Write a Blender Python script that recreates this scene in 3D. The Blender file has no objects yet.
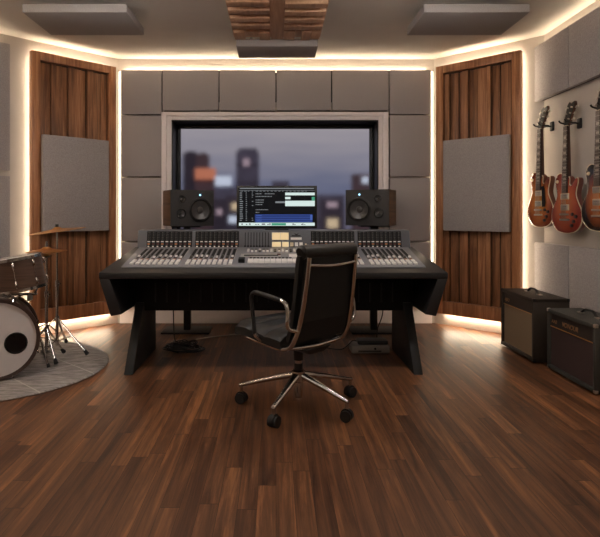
import bpy, bmesh, math, random
from mathutils import Vector, Matrix
random.seed(7)
PI = math.pi
S = bpy.context.scene
COL = S.collection
def R(d): return math.radians(d)
def srgb(r, g, b, a=1.0):
    f = lambda v: (v/255)/12.92 if v/255 <= .04045 else ((v/255+.055)/1.055)**2.4
    return (f(r), f(g), f(b), a)

# ------------------------------------------------------------------ camera
F = 550.0                      # focal length in pixels of the 600 px wide frame
cd = bpy.data.cameras.new('camera'); cam = bpy.data.objects.new('camera', cd); COL.objects.link(cam)
cam.location = (0, 0, 1.25); cam.rotation_euler = (PI/2, 0, 0)
cd.sensor_width = 36; cd.lens = F/600*36
cd.shift_x = 24/600; cd.shift_y = -55.5/600
cd.clip_start = .05; cd.clip_end = 500
S.camera = cam
# ------------------------------------------------------------------ exposure
S.view_settings.view_transform = 'Standard'; S.view_settings.look = 'None'
S.view_settings.gamma = 1; S.view_settings.use_curve_mapping = False
S.view_settings.exposure = 0.2
LED_POWER = 55.0
LED_COLOR = srgb(255, 231, 198)
FILL_POWER = 18.0  # strength of the added fill lamps ahead of the console
REAR_FILL_POWER = 7.5  # strength of the added fill lamps over the camera
FILL_COLOR = srgb(255, 245, 238)
# ------------------------------------------------------------------ world: overcast dusk sky
w = bpy.data.worlds.new('dusk_sky'); S.world = w; w.use_nodes = True
nt = w.node_tree; nt.nodes.clear()
N = nt.nodes.new; L = nt.links.new
out = N('ShaderNodeOutputWorld'); bg = N('ShaderNodeBackground'); tc = N('ShaderNodeTexCoord')
sep = N('ShaderNodeSeparateXYZ'); L(tc.outputs['Generated'], sep.inputs[0])
mp = N('ShaderNodeMapping'); mp.inputs['Scale'].default_value = (5, 5, 42); L(tc.outputs['Generated'], mp.inputs[0])
nz = N('ShaderNodeTexNoise'); nz.inputs['Scale'].default_value = 1.6; nz.inputs['Detail'].default_value = 3; L(mp.outputs[0], nz.inputs['Vector'])
ma = N('ShaderNodeMath'); ma.operation = 'MULTIPLY_ADD'; ma.inputs[1].default_value = .07; L(nz.outputs['Fac'], ma.inputs[0]); L(sep.outputs['Z'], ma.inputs[2])
rp = N('ShaderNodeValToRGB'); L(ma.outputs[0], rp.inputs[0])
e = rp.color_ramp.elements
e[0].position = 0.03; e[0].color = srgb(88, 85, 100)
e[1].position = 0.21; e[1].color = srgb(154, 147, 149)
x = e.new(.08); x.color = srgb(94, 98, 120)
x = e.new(.13); x.color = srgb(124, 122, 134)
L(rp.outputs[0], bg.inputs[0]); bg.inputs[1].default_value = 1.0; L(bg.outputs[0], out.inputs[0])

# ================================================================== materials
MATS = {}
def newmat(name):
    m = bpy.data.materials.new(name); m.use_nodes = True; MATS[name] = m
    n = m.node_tree.nodes; b = n['Principled BSDF']
    return m, m.node_tree, b
def mat(name, col, rough=.5, metal=0, var=.08, vscale=30, bump=0, bscale=200, coat=0, stretch=(1, 1, 1), spec=None):
    """plain procedural material: noise varies colour a little, optional bump"""
    m, t, b = newmat(name)
    tc = t.nodes.new('ShaderNodeTexCoord'); mp = t.nodes.new('ShaderNodeMapping'); mp.inputs['Scale'].default_value = stretch
    t.links.new(tc.outputs['Object'], mp.inputs[0])
    nz = t.nodes.new('ShaderNodeTexNoise'); nz.inputs['Scale'].default_value = vscale; nz.inputs['Detail'].default_value = 4
    t.links.new(mp.outputs[0], nz.inputs['Vector'])
    mr = t.nodes.new('ShaderNodeMapRange'); mr.inputs[1].default_value = .25; mr.inputs[2].default_value = .75
    mr.inputs[3].default_value = 1-var; mr.inputs[4].default_value = 1+var
    t.links.new(nz.outputs['Fac'], mr.inputs[0])
    hs = t.nodes.new('ShaderNodeHueSaturation'); hs.inputs['Color'].default_value = col
    t.links.new(mr.outputs[0], hs.inputs['Value']); t.links.new(hs.outputs[0], b.inputs['Base Color'])
    b.inputs['Roughness'].default_value = rough; b.inputs['Metallic'].default_value = metal
    b.inputs['Coat Weight'].default_value = coat
    if spec is not None: b.inputs['Specular IOR Level'].default_value = spec
    if bump:
        n2 = t.nodes.new('ShaderNodeTexNoise'); n2.inputs['Scale'].default_value = bscale; n2.inputs['Detail'].default_value = 2
        t.links.new(mp.outputs[0], n2.inputs['Vector'])
        bp = t.nodes.new('ShaderNodeBump'); bp.inputs['Strength'].default_value = bump; bp.inputs['Distance'].default_value = .004
        t.links.new(n2.outputs['Fac'], bp.inputs['Height']); t.links.new(bp.outputs[0], b.inputs['Normal'])
    return m
def glow(name, col, strength):
    m, t, b = newmat(name)
    b.inputs['Base Color'].default_value = (.004, .004, .004, 1); b.inputs['Roughness'].default_value = .5; b.inputs['Specular IOR Level'].default_value = .1
    b.inputs['Emission Color'].default_value = col; b.inputs['Emission Strength'].default_value = strength
    return m
def wood(name, cols, axis='Z', rough=.45, scale=1.0, island=.5, grain=.35):
    """boards: a tone of its own for every board (mesh island), streaky grain along the axis"""
    m, t, b = newmat(name); N = t.nodes.new; L = t.links.new
    tc = N('ShaderNodeTexCoord'); geo = N('ShaderNodeNewGeometry')
    comb = N('ShaderNodeCombineXYZ')
    mu = N('ShaderNodeMath'); mu.operation = 'MULTIPLY'; mu.inputs[1].default_value = 37.0; L(geo.outputs['Random Per Island'], mu.inputs[0])
    for i in range(3): L(mu.outputs[0], comb.inputs[i])
    add = N('ShaderNodeVectorMath'); add.operation = 'ADD'; L(tc.outputs['Object'], add.inputs[0]); L(comb.outputs[0], add.inputs[1])
    mp = N('ShaderNodeMapping'); s = [26*scale]*3; s['XYZ'.index(axis)] = 1.5*scale; mp.inputs['Scale'].default_value = s
    L(add.outputs[0], mp.inputs[0])
    nz = N('ShaderNodeTexNoise'); nz.inputs['Scale'].default_value = 1.0; nz.inputs['Detail'].default_value = 6; nz.inputs['Roughness'].default_value = .62
    nz.inputs['Distortion'].default_value = .8
    L(mp.outputs[0], nz.inputs['Vector'])
    a = N('ShaderNodeMath'); a.operation = 'MULTIPLY'; a.inputs[1].default_value = island; L(geo.outputs['Random Per Island'], a.inputs[0])
    mr = N('ShaderNodeMapRange'); mr.inputs[1].default_value = .36; mr.inputs[2].default_value = .64; mr.inputs[3].default_value = 0; mr.inputs[4].default_value = 1-island
    L(nz.outputs['Fac'], mr.inputs[0])
    sm = N('ShaderNodeMath'); sm.operation = 'ADD'; L(a.outputs[0], sm.inputs[0]); L(mr.outputs[0], sm.inputs[1])
    rp = N('ShaderNodeValToRGB'); L(sm.outputs[0], rp.inputs[0])
    e = rp.color_ramp.elements; e[0].color = cols[0]; e[1].color = cols[-1]; e[0].position = .05; e[1].position = .95
    for i, c in enumerate(cols[1:-1]):
        x = e.new((i+1)/(len(cols)-1)); x.color = c
    L(rp.outputs[0], b.inputs['Base Color']); b.inputs['Roughness'].default_value = rough
    bp = N('ShaderNodeBump'); bp.inputs['Strength'].default_value = .15; bp.inputs['Distance'].default_value = .002
    L(nz.outputs['Fac'], bp.inputs['Height']); L(bp.outputs[0], b.inputs['Normal'])
    return m
def floor_mat():
    m, t, b = newmat('walnut_plank_floor'); N = t.nodes.new; L = t.links.new
    def math_(op, a, bb=None, c=None):
        n = N('ShaderNodeMath'); n.operation = op
        for i, v in enumerate((a, bb, c)):
            if v is None: continue
            if isinstance(v, (int, float)): n.inputs[i].default_value = v
            else: L(v, n.inputs[i])
        return n.outputs[0]
    tc = N('ShaderNodeTexCoord'); sp = N('ShaderNodeSeparateXYZ'); L(tc.outputs['Object'], sp.inputs[0])
    W, LEN = .082, 1.0
    u = math_('DIVIDE', sp.outputs['X'], W); ui = math_('FLOOR', u); uf = math_('FRACT', u)
    wn = N('ShaderNodeTexWhiteNoise'); wn.noise_dimensions = '1D'; L(ui, wn.inputs['W'])
    v = math_('ADD', math_('DIVIDE', sp.outputs['Y'], LEN), math_('MULTIPLY', wn.outputs['Value'], 9.0))
    vi = math_('FLOOR', v); vf = math_('FRACT', v)
    cb = N('ShaderNodeCombineXYZ'); L(ui, cb.inputs[0]); L(vi, cb.inputs[1])
    w2 = N('ShaderNodeTexWhiteNoise'); w2.noise_dimensions = '2D'; L(cb.outputs[0], w2.inputs['Vector'])
    rnd = w2.outputs['Value']
    g = N('ShaderNodeCombineXYZ')
    L(math_('MULTIPLY', sp.outputs['X'], 28.0), g.inputs[0])
    L(math_('MULTIPLY', sp.outputs['Y'], 1.15), g.inputs[1])
    L(math_('MULTIPLY', rnd, 61.0), g.inputs[2])
    nz = N('ShaderNodeTexNoise'); nz.inputs['Scale'].default_value = 1.0; nz.inputs['Detail'].default_value = 8; nz.inputs['Roughness'].default_value = .7; nz.inputs['Distortion'].default_value = .5
    L(g.outputs[0], nz.inputs['Vector'])
    mr = N('ShaderNodeMapRange'); mr.inputs[1].default_value = .30; mr.inputs[2].default_value = .66; L(nz.outputs['Fac'], mr.inputs[0])
    tone = math_('ADD', math_('MULTIPLY', rnd, .36), math_('MULTIPLY', mr.outputs[0], .64))
    rp = N('ShaderNodeValToRGB'); L(tone, rp.inputs[0]); e = rp.color_ramp.elements
    e[0].position = .08; e[0].color = srgb(42, 26, 19); e[1].position = .95; e[1].color = srgb(158, 106, 68)
    x = e.new(.35); x.color = srgb(82, 52, 35)
    x = e.new(.65); x.color = srgb(111, 74, 49)
    # joints between planks
    eu = math_('MINIMUM', uf, math_('SUBTRACT', 1.0, uf)); ev = math_('MINIMUM', vf, math_('SUBTRACT', 1.0, vf))
    ju = math_('LESS_THAN', eu, .010); jv = math_('LESS_THAN', ev, .0016)
    j = math_('MAXIMUM', ju, jv)
    mx = N('ShaderNodeMix'); mx.data_type = 'RGBA'; L(j, mx.inputs[0]); L(rp.outputs[0], mx.inputs[6]); mx.inputs[7].default_value = srgb(44, 26, 18)
    L(mx.outputs[2], b.inputs['Base Color'])
    r = N('ShaderNodeMapRange'); r.inputs[3].default_value = .34; r.inputs[4].default_value = .50; L(nz.outputs['Fac'], r.inputs[0])
    L(r.outputs[0], b.inputs['Roughness']); b.inputs['Specular IOR Level'].default_value = .36
    bp = N('ShaderNodeBump'); bp.inputs['Strength'].default_value = .12; bp.inputs['Distance'].default_value = .002
    L(math_('SUBTRACT', nz.outputs['Fac'], j), bp.inputs['Height']); L(bp.outputs[0], b.inputs['Normal'])
    return m
def sunburst(name, mid, ring, edge, size):
    """guitar finish: colour runs from the belly to the rim of the body"""
    m, t, b = newmat(name); N = t.nodes.new; L = t.links.new
    tc = N('ShaderNodeTexCoord'); mp = N('ShaderNodeMapping')
    mp.inputs['Location'].default_value = (0, 0, -.20/.235*1.0); mp.inputs['Scale'].default_value = (1/.165, 0, 1/.235)
    L(tc.outputs['Object'], mp.inputs[0])
    ln = N('ShaderNodeVectorMath'); ln.operation = 'LENGTH'; L(mp.outputs[0], ln.inputs[0])
    nz = N('ShaderNodeTexNoise'); nz.inputs['Scale'].default_value = 14; L(tc.outputs['Object'], nz.inputs['Vector'])
    ad = N('ShaderNodeMath'); ad.operation = 'MULTIPLY_ADD'; ad.inputs[1].default_value = .14; L(nz.outputs['Fac'], ad.inputs[0]); L(ln.outputs['Value'], ad.inputs[2])
    rp = N('ShaderNodeValToRGB'); L(ad.outputs[0], rp.inputs[0]); e = rp.color_ramp.elements
    e[0].position = .30*size; e[0].color = mid; e[1].position = min(1.0, 1.05*size); e[1].color = edge
    x = e.new(.72*size); x.color = ring
    L(rp.outputs[0], b.inputs['Base Color']); b.inputs['Roughness'].default_value = .22; b.inputs['Coat Weight'].default_value = .5
    return m
def rug_mat():
    m, t, b = newmat('grey_woven_rug'); N = t.nodes.new; L = t.links.new
    tc = N('ShaderNodeTexCoord')
    mp = N('ShaderNodeMapping'); mp.inputs['Rotation'].default_value = (0, 0, R(24)); mp.inputs['Scale'].default_value = (6, 34, 6); L(tc.outputs['Object'], mp.inputs[0])
    nz = N('ShaderNodeTexNoise'); nz.inputs['Scale'].default_value = 1; nz.inputs['Detail'].default_value = 6; nz.inputs['Roughness'].default_value = .75; L(mp.outputs[0], nz.inputs['Vector'])
    rp = N('ShaderNodeValToRGB'); L(nz.outputs['Fac'], rp.inputs[0]); e = rp.color_ramp.elements
    e[0].position = .32; e[0].color = srgb(104, 98, 97); e[1].position = .66; e[1].color = srgb(188, 180, 175)
    last = rp.outputs[0]
    for ang in (38, -47):
        m2 = N('ShaderNodeMapping'); m2.inputs['Rotation'].default_value = (0, 0, R(ang)); L(tc.outputs['Object'], m2.inputs[0])
        s = N('ShaderNodeSeparateXYZ'); L(m2.outputs[0], s.inputs[0])
        f = N('ShaderNodeMath'); f.operation = 'PINGPONG'; f.inputs[1].default_value = .24; L(s.outputs['X'], f.inputs[0])
        lt = N('ShaderNodeMath'); lt.operation = 'LESS_THAN'; lt.inputs[1].default_value = .006; L(f.outputs[0], lt.inputs[0])
        k = N('ShaderNodeMath'); k.operation = 'MULTIPLY'; k.inputs[1].default_value = .6; L(lt.outputs[0], k.inputs[0])
        mx = N('ShaderNodeMix'); mx.data_type = 'RGBA'; L(k.outputs[0], mx.inputs[0]); L(last, mx.inputs[6]); mx.inputs[7].default_value = srgb(205, 198, 190)
        last = mx.outputs[2]
    L(last, b.inputs['Base Color']); b.inputs['Roughness'].default_value = .95
    bp = N('ShaderNodeBump'); bp.inputs['Strength'].default_value = .6; bp.inputs['Distance'].default_value = .01
    n2 = N('ShaderNodeTexNoise'); n2.inputs['Scale'].default_value = 160; L(tc.outputs['Object'], n2.inputs['Vector'])
    L(n2.outputs['Fac'], bp.inputs['Height']); L(bp.outputs[0], b.inputs['Normal'])
    return m

M = {}
M['floor'] = floor_mat()
M['wall'] = mat('warm_white_plaster', srgb(190, 182, 174), .85, var=.03, vscale=6, bump=.12, bscale=60)
M['ceiling'] = mat('ceiling_plaster', srgb(205, 198, 190), .9, var=.03, vscale=5, bump=.12, bscale=50)
M['white'] = mat('white_painted_trim', srgb(240, 232, 231), .5, var=.02)
M['fabric'] = mat('grey_acoustic_fabric', srgb(166, 160, 159), .95, var=.22, vscale=130, bump=.35, bscale=420)
M['fabric_ceiling'] = mat('grey_ceiling_fabric', srgb(158, 152, 149), .95, var=.18, vscale=130, bump=.3, bscale=400)
M['batten'] = mat('black_batten', srgb(40, 38, 37), .8)
M['slats'] = wood('walnut_slats', [srgb(84, 54, 37), srgb(134, 92, 63), srgb(170, 119, 84), srgb(202, 150, 110)], 'Z', .42)
M['slats_x'] = wood('walnut_slats_lengthwise', [srgb(84, 54, 37), srgb(134, 92, 63), srgb(170, 119, 84), srgb(202, 150, 110)], 'X', .42)
M['frame_wood'] = wood('walnut_frame', [srgb(146, 98, 66), srgb(180, 124, 85), srgb(206, 150, 108)], 'Z', .4, island=.2)
M['blocks'] = wood('diffuser_wood', [srgb(150, 112, 86), srgb(190, 148, 116), srgb(214, 174, 140)], 'Y', .5, island=.6)
M['window_black'] = mat('black_window_frame', srgb(26, 25, 26), .45)
M['desk'] = mat('charcoal_desk_shell', srgb(32, 32, 34), .38, var=.06)
M['desk_dark'] = mat('black_desk_panel', srgb(16, 15, 15), .6, spec=.2)
M['desk_leg'] = mat('dark_grey_leg', srgb(28, 28, 29), .5, spec=.3)
M['surface'] = mat('grey_console_surface', srgb(122, 124, 132), .4, var=.04)
M['bridge'] = mat('grey_meter_bridge', srgb(86, 88, 95), .42, var=.04)
M['slot'] = mat('black_fader_plate', srgb(20, 20, 21), .55, spec=.25)
M['ivory'] = mat('ivory_button', srgb(240, 238, 236), .4, var=.03)
M['rule'] = mat('pale_scale_line', srgb(180, 178, 176), .5)
M['redbtn'] = mat('red_button', srgb(92, 48, 42), .45)
M['orange'] = mat('orange_marking', srgb(196, 132, 88), .5)
M['amber'] = glow('amber_display', srgb(240, 208, 158), .8)
M['dots'] = mat('grey_knob_dots', srgb(92, 90, 86), .5)
M['black'] = mat('black_plastic', srgb(24, 23, 23), .45)
M['black_matte'] = mat('matt_black', srgb(22, 21, 21), .75)
M['baffle'] = mat('black_speaker_baffle', srgb(50, 49, 50), .5)
M['cabinet_wood'] = wood('dark_walnut_cabinet', [srgb(74, 52, 36), srgb(96, 70, 50), srgb(112, 84, 60)], 'Y', .5, island=.1)
M['cone'] = mat('speaker_cone', srgb(70, 69, 70), .28, var=.05)
M['surround'] = mat('speaker_surround', srgb(18, 18, 18), .55)
M['led_blue'] = glow('blue_white_led', srgb(150, 215, 255), 3.0)
M['chrome'] = mat('polished_chrome', srgb(200, 196, 192), .14, 1, var=.02)
M['steel'] = mat('brushed_steel', srgb(178, 172, 168), .28, 1, var=.05)
M['leather'] = mat('black_leather', srgb(22, 21, 20), .42, var=.1, vscale=40, bump=.25, bscale=260)
M['mesh_black'] = mat('black_back_fabric', srgb(16, 15, 14), .7, bump=.2, bscale=300)
M['rubber'] = mat('black_rubber', srgb(24, 22, 22), .6)
M['tolex_brown'] = mat('black_brown_tolex', srgb(50, 41, 33), .6, bump=.4, bscale=260)
M['tolex_green'] = mat('dark_grey_tolex', srgb(56, 56, 52), .6, bump=.4, bscale=260)
M['grille_tan'] = mat('tan_grille_cloth', srgb(150, 128, 100), .9, var=.12, vscale=300, bump=.3, bscale=500)
M['grille_dark'] = mat('oxblood_grille_cloth', srgb(62, 44, 42), .9, var=.14, vscale=300, bump=.3, bscale=500)
M['amp_panel'] = mat('dark_control_panel', srgb(44, 36, 33), .5)
M['gold'] = mat('gold_piping', srgb(205, 150, 80), .35, .7)
M['goldtext'] = mat('gold_lettering', srgb(168, 128, 86), .4, .3)
M['bronze'] = mat('cymbal_bronze', srgb(214, 156, 98), .42, 1, var=.12, vscale=40)
M['drum_shell'] = mat('brown_striped_shell', srgb(92, 70, 58), .32, var=.35, vscale=4, stretch=(1, 1, 26), coat=.4)
M['hoop'] = mat('dark_brown_hoop', srgb(64, 48, 42), .4, var=.1, coat=.3)
M['head'] = mat('white_drum_head', srgb(206, 200, 200), .6, var=.02)
M['rug'] = rug_mat()
M['neck'] = wood('mahogany_neck', [srgb(62, 36, 25), srgb(84, 50, 34), srgb(102, 62, 42)], 'Z', .35, island=.1)
M['ebony'] = mat('rosewood_fretboard', srgb(58, 40, 32), .45, var=.15, vscale=60)
M['inlay'] = mat('pearl_inlay', srgb(214, 206, 190), .3)
M['cream'] = mat('cream_plastic', srgb(232, 216, 184), .4)
M['nickel'] = mat('nickel_hardware', srgb(214, 208, 200), .38, 1)
M['wire'] = mat('string_wire', srgb(190, 180, 170), .3, 1)
M['cable'] = mat('black_cable', srgb(30, 28, 28), .35)
M['cable_white'] = mat('pale_cable', srgb(190, 180, 168), .5)
M['grey_case'] = mat('pale_grey_case', srgb(140, 133, 128), .5)
M['led'] = glow('warm_led', LED_COLOR, LED_POWER)
M['led_corner'] = glow('warm_corner_led', LED_COLOR, LED_POWER*.12)
M['led_side'] = glow('warm_side_led', LED_COLOR, LED_POWER*.52)
M['screen_black'] = glow('dark_screen', srgb(12, 13, 16), 1.0)
M['screen_grey'] = glow('screen_grey_text', srgb(130, 134, 138), .8)
M['screen_white'] = glow('screen_pale_panel', srgb(205, 222, 218), .95)
M['screen_blue'] = glow('screen_blue_track', srgb(34, 50, 104), 1.0)
M['screen_blue_light'] = glow('screen_blue_line', srgb(66, 90, 160), 1.0)
M['screen_teal'] = glow('screen_teal_bar', srgb(70, 150, 120), .9)
M['fill_front'] = glow('fill_lamp_diffuser', FILL_COLOR, FILL_POWER)  # glow of the added out-of-view fill lamps
M['fill_rear'] = glow('dimmed_fill_lamp_diffuser', FILL_COLOR, REAR_FILL_POWER)
M['concrete'] = mat('dusky_facade', srgb(130, 126, 144), .8, var=.25, vscale=.35)  # facade colours here are lightened to stand in for haze
M['concrete_dark'] = mat('dark_facade', srgb(98, 90, 102), .8, var=.25, vscale=.35)
M['facade_brown'] = mat('brown_facade', srgb(128, 104, 106), .8, var=.2, vscale=.35)
M['sign_orange'] = glow('orange_lit_sign', srgb(188, 116, 90), .75)
M['sign_white'] = glow('white_lit_sign', srgb(190, 198, 214), .85)
M['sign_warm'] = glow('warm_lit_sign', srgb(200, 178, 146), .8)
M['sign_pink'] = glow('pink_lit_sign', srgb(172, 150, 160), .7)
M['glass'] = None
m, t, b = newmat('hazy_window_glass'); t.nodes.remove(b)
rf = t.nodes.new('ShaderNodeBsdfRefraction'); rf.inputs['IOR'].default_value = 1.3; rf.inputs['Roughness'].default_value = .105
rf.inputs['Color'].default_value = (.97, .97, .98, 1)
t.links.new(rf.outputs[0], t.nodes['Material Output'].inputs[0]); M['glass'] = m

# ================================================================== mesh builder
class MB:
    def __init__(self): self.bm = bmesh.new(); self.mats = []; self.X = Matrix()
    def mi(self, m):
        m = M[m] if isinstance(m, str) else m
        if m not in self.mats: self.mats.append(m)
        return self.mats.index(m)
    def _put(self, tmp, m, smooth=False):
        i = self.mi(m)
        for f in tmp.faces: f.material_index = i; f.smooth = smooth
        tmp.transform(self.X)
        me = bpy.data.meshes.new('tmp'); tmp.to_mesh(me); tmp.free(); self.bm.from_mesh(me); bpy.data.meshes.remove(me)
        return self
    def box(self, lo, hi, m, bev=0, seg=2, mtx=None):
        t = bmesh.new(); bmesh.ops.create_cube(t, size=1)
        lo = Vector(lo); hi = Vector(hi); c = (lo+hi)/2; d = hi-lo
        for v in t.verts: v.co = Vector((v.co.x*d.x, v.co.y*d.y, v.co.z*d.z))+c
        if bev: bmesh.ops.bevel(t, geom=list(t.edges), offset=bev, segments=seg, affect='EDGES', profile=.5)
        if mtx: t.transform(mtx)
        return self._put(t, m)
    def hexa(self, pts, m, bev=0, seg=2):
        """8 corners: bottom ring then top ring"""
        t = bmesh.new(); v = [t.verts.new(p) for p in pts]
        for q in ((3, 2, 1, 0), (4, 5, 6, 7), (0, 1, 5, 4), (1, 2, 6, 5), (2, 3, 7, 6), (3, 0, 4, 7)): t.faces.new([v[i] for i in q])
        bmesh.ops.recalc_face_normals(t, faces=t.faces)
        if bev: bmesh.ops.bevel(t, geom=list(t.edges), offset=bev, segments=seg, affect='EDGES', profile=.5)
        return self._put(t, m)
    def prism(self, poly, a, b, m, axis='X', bev=0, seg=2):
        """polygon extruded from a to b along axis; poly in the two other axes in order"""
        t = bmesh.new()
        def P(u, v, w): return {'X': (w, u, v), 'Y': (u, w, v), 'Z': (u, v, w)}[axis]
        A = [t.verts.new(P(u, v, a)) for u, v in poly]; B = [t.verts.new(P(u, v, b)) for u, v in poly]
        n = len(poly); t.faces.new(A); t.faces.new(B[::-1])
        for i in range(n): t.faces.new((A[i], B[i], B[(i+1) % n], A[(i+1) % n]))
        bmesh.ops.recalc_face_normals(t, faces=t.faces)
        if bev:
            es = [e for e in t.edges]
            bmesh.ops.bevel(t, geom=es, offset=bev, segments=seg, affect='EDGES', profile=.5)
        return self._put(t, m)
    def tube(self, pts, r, m, n=10, closed=False, smooth_steps=0, caps=True, flat=1.0):
        pts = [Vector(p) for p in pts]
        rs = list(r) if isinstance(r, (list, tuple)) else [r]*len(pts)
        if smooth_steps:
            P2, R2 = [], []; k = len(pts); rng = range(k if closed else k-1)
            for i in rng:
                g = lambda j: pts[j % k] if closed else pts[max(0, min(k-1, j))]
                p0, p1, p2, p3 = g(i-1), g(i), g(i+1), g(i+2)
                for s in range(smooth_steps):
                    u = s/smooth_steps
                    P2.append(.5*((2*p1)+(p2-p0)*u+(2*p0-5*p1+4*p2-p3)*u*u+(3*p1-p0-3*p2+p3)*u**3))
                    R2.append(rs[i]*(1-u)+rs[(i+1) % k]*u)
            if not closed: P2.append(pts[-1]); R2.append(rs[-1])
            pts, rs = P2, R2
        t = bmesh.new(); k = len(pts); rings = []
        tan = []
        for i in range(k):
            a = pts[(i-1) % k] if (closed or i > 0) else pts[i]
            b = pts[(i+1) % k] if (closed or i < k-1) else pts[i]
            d = (b-a); tan.append(d.normalized() if d.length > 1e-9 else Vector((0, 0, 1)))
        up = Vector((0, 0, 1)) if abs(tan[0].z) < .9 else Vector((1, 0, 0))
        nrm = (up-tan[0]*up.dot(tan[0])).normalized()
        for i in range(k):
            nrm = (nrm-tan[i]*nrm.dot(tan[i]))
            nrm = nrm.normalized() if nrm.length > 1e-6 else tan[i].orthogonal().normalized()
            bn = tan[i].cross(nrm)
            rings.append([t.verts.new(pts[i]+(nrm*math.cos(2*PI*j/n)*flat+bn*math.sin(2*PI*j/n))*rs[i]) for j in range(n)])
        for i in range(k if closed else k-1):
            A, B = rings[i], rings[(i+1) % k]
            for j in range(n): t.faces.new((A[j], A[(j+1) % n], B[(j+1) % n], B[j]))
        if caps and not closed: t.faces.new(rings[0][::-1]); t.faces.new(rings[-1])
        bmesh.ops.recalc_face_normals(t, faces=t.faces)
        return self._put(t, m, True)
    def cyl(self, a, b, r, m, n=20, r2=None):
        t = bmesh.new(); a = Vector(a); b = Vector(b); d = (b-a).normalized(); q = d.to_track_quat('Z', 'Y')
        r2 = r if r2 is None else r2
        A = [t.verts.new(a+q@Vector((math.cos(2*PI*j/n)*r, math.sin(2*PI*j/n)*r, 0))) for j in range(n)]
        B = [t.verts.new(b+q@Vector((math.cos(2*PI*j/n)*r2, math.sin(2*PI*j/n)*r2, 0))) for j in range(n)]
        side = [t.faces.new((A[j], A[(j+1) % n], B[(j+1) % n], B[j])) for j in range(n)]
        c = [t.faces.new(A[::-1]), t.faces.new(B)]
        i = self.mi(m)
        for f in t.faces: f.material_index = i
        for f in side: f.smooth = True
        for f in c:
            for e in f.edges: e.smooth = False
        t.transform(self.X); me = bpy.data.meshes.new('tmp'); t.to_mesh(me); t.free(); self.bm.from_mesh(me); bpy.data.meshes.remove(me)
        return self
    def lathe(self, prof, m, n=40, mtx=None, closed=False):
        """profile (radius, height) turned about Z"""
        t = bmesh.new(); rings = []
        for r, z in prof:
            rings.append([t.verts.new((0, 0, z))] if r < 1e-6 else [t.verts.new((r*math.cos(2*PI*j/n), r*math.sin(2*PI*j/n), z)) for j in range(n)])
        pairs = list(zip(rings, rings[1:]))
        if closed: pairs.append((rings[-1], rings[0]))
        for A, B in pairs:
            for j in range(n):
                a = [A[j % len(A)], A[(j+1) % len(A)]] if len(A) > 1 else [A[0]]
                b = [B[(j+1) % len(B)], B[j % len(B)]] if len(B) > 1 else [B[0]]
                if len(a)+len(b) > 2: t.faces.new(a+b)
        bmesh.ops.recalc_face_normals(t, faces=t.faces)
        if mtx: t.transform(mtx)
        return self._put(t, m, True)
    def poly(self, pts, m):
        t = bmesh.new(); t.faces.new([t.verts.new(p) for p in pts]); return self._put(t, m)
    def build(self, name, parent=None, loc=None, rotz=None, auto=True):
        me = bpy.data.meshes.new(name); self.bm.to_mesh(me); self.bm.free()
        for m in self.mats: me.materials.append(m)
        o = bpy.data.objects.new(name, me); COL.objects.link(o)
        if parent is not None: o.parent = parent
        if loc: o.location = loc
        if rotz is not None: o.rotation_euler = (0, 0, rotz)
        if auto:
            try: me.set_sharp_from_angle(angle=R(38))
            except Exception: pass
        return o
def tag(o, label=None, cat=None, group=None, kind=None):
    if label: o['label'] = label
    if cat: o['category'] = cat
    if group: o['group'] = group
    if kind: o['kind'] = kind
    return o
def thing(name, label, cat, loc=(0, 0, 0), rotz=0, group=None, scale=1):
    o = bpy.data.objects.new(name, None); COL.objects.link(o); o.empty_display_size = .1
    o.location = loc; o.rotation_euler = (0, 0, rotz); o.scale = (scale,)*3
    return tag(o, label, cat, group)
def clone(o, parent=None):
    c = o.copy(); COL.objects.link(c)
    if parent is not None: c.parent = parent
    for ch in [q for q in bpy.data.objects if q.parent == o]: clone(ch, c)
    return c
def px(x, y, Y):                 # the point seen at photo pixel (x, y) at distance Y
    return Vector(((x-276)*Y/F, Y, 1.25+(213-y)*Y/F))

# ================================================================== the room
H = 3.0
BX, BY = 1.8, 6.25               # back corners
LX, LY = -3.4, 4.65              # left angled wall ends here
RX, RY = 2.64, 5.41              # right angled wall ends here
FY = -2.6
q = .70711
def struct(mb, name): return tag(mb.build(name), kind='structure')
fl = MB(); fl.prism([(LX-.2, FY-.2), (RX+.2, FY-.2), (RX+.2, RY+.1), (BX+.1, BY+.3), (-BX-.1, BY+.3), (LX-.2, LY+.1)], -.1, 0, 'floor', 'Z'); struct(fl, 'floor')
ce = MB(); ce.prism([(LX-.2, FY-.2), (RX+.2, FY-.2), (RX+.2, RY+.1), (BX+.1, BY+.3), (-BX-.1, BY+.3), (LX-.2, LY+.1)], H, H+.1, 'ceiling', 'Z'); struct(ce, 'ceiling')
WX0, WX1, WZ0, WZ1 = -1.174, 1.152, .98, 2.295
wb = MB()
wb.box((-BX, BY, 0), (WX0, BY+.3, H), 'wall'); wb.box((WX1, BY, 0), (BX, BY+.3, H), 'wall')
wb.box((WX0, BY, 0), (WX1, BY+.3, WZ0), 'wall'); wb.box((WX0, BY, WZ1), (WX1, BY+.3, H), 'wall'); struct(wb, 'wall_back')
o = .15*q*2
w1 = MB(); w1.prism([(-BX, BY), (LX, LY), (LX-.12, LY+.12), (-BX-.12, BY+.12)], 0, H, 'wall', 'Z'); struct(w1, 'wall_back_left')
w2 = MB(); w2.prism([(BX, BY), (RX, RY), (RX+.12, RY+.12), (BX+.12, BY+.12)], 0, H, 'wall', 'Z'); struct(w2, 'wall_back_right')
w3 = MB(); w3.box((LX-.15, FY, 0), (LX, LY, H), 'wall'); struct(w3, 'wall_left')
w4 = MB(); w4.box((RX, FY, 0), (RX+.15, RY, H), 'wall'); struct(w4, 'wall_right')
w5 = MB(); w5.box((LX-.15, FY-.15, 0), (RX+.15, FY, H), 'wall'); struct(w5, 'wall_front')
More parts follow.
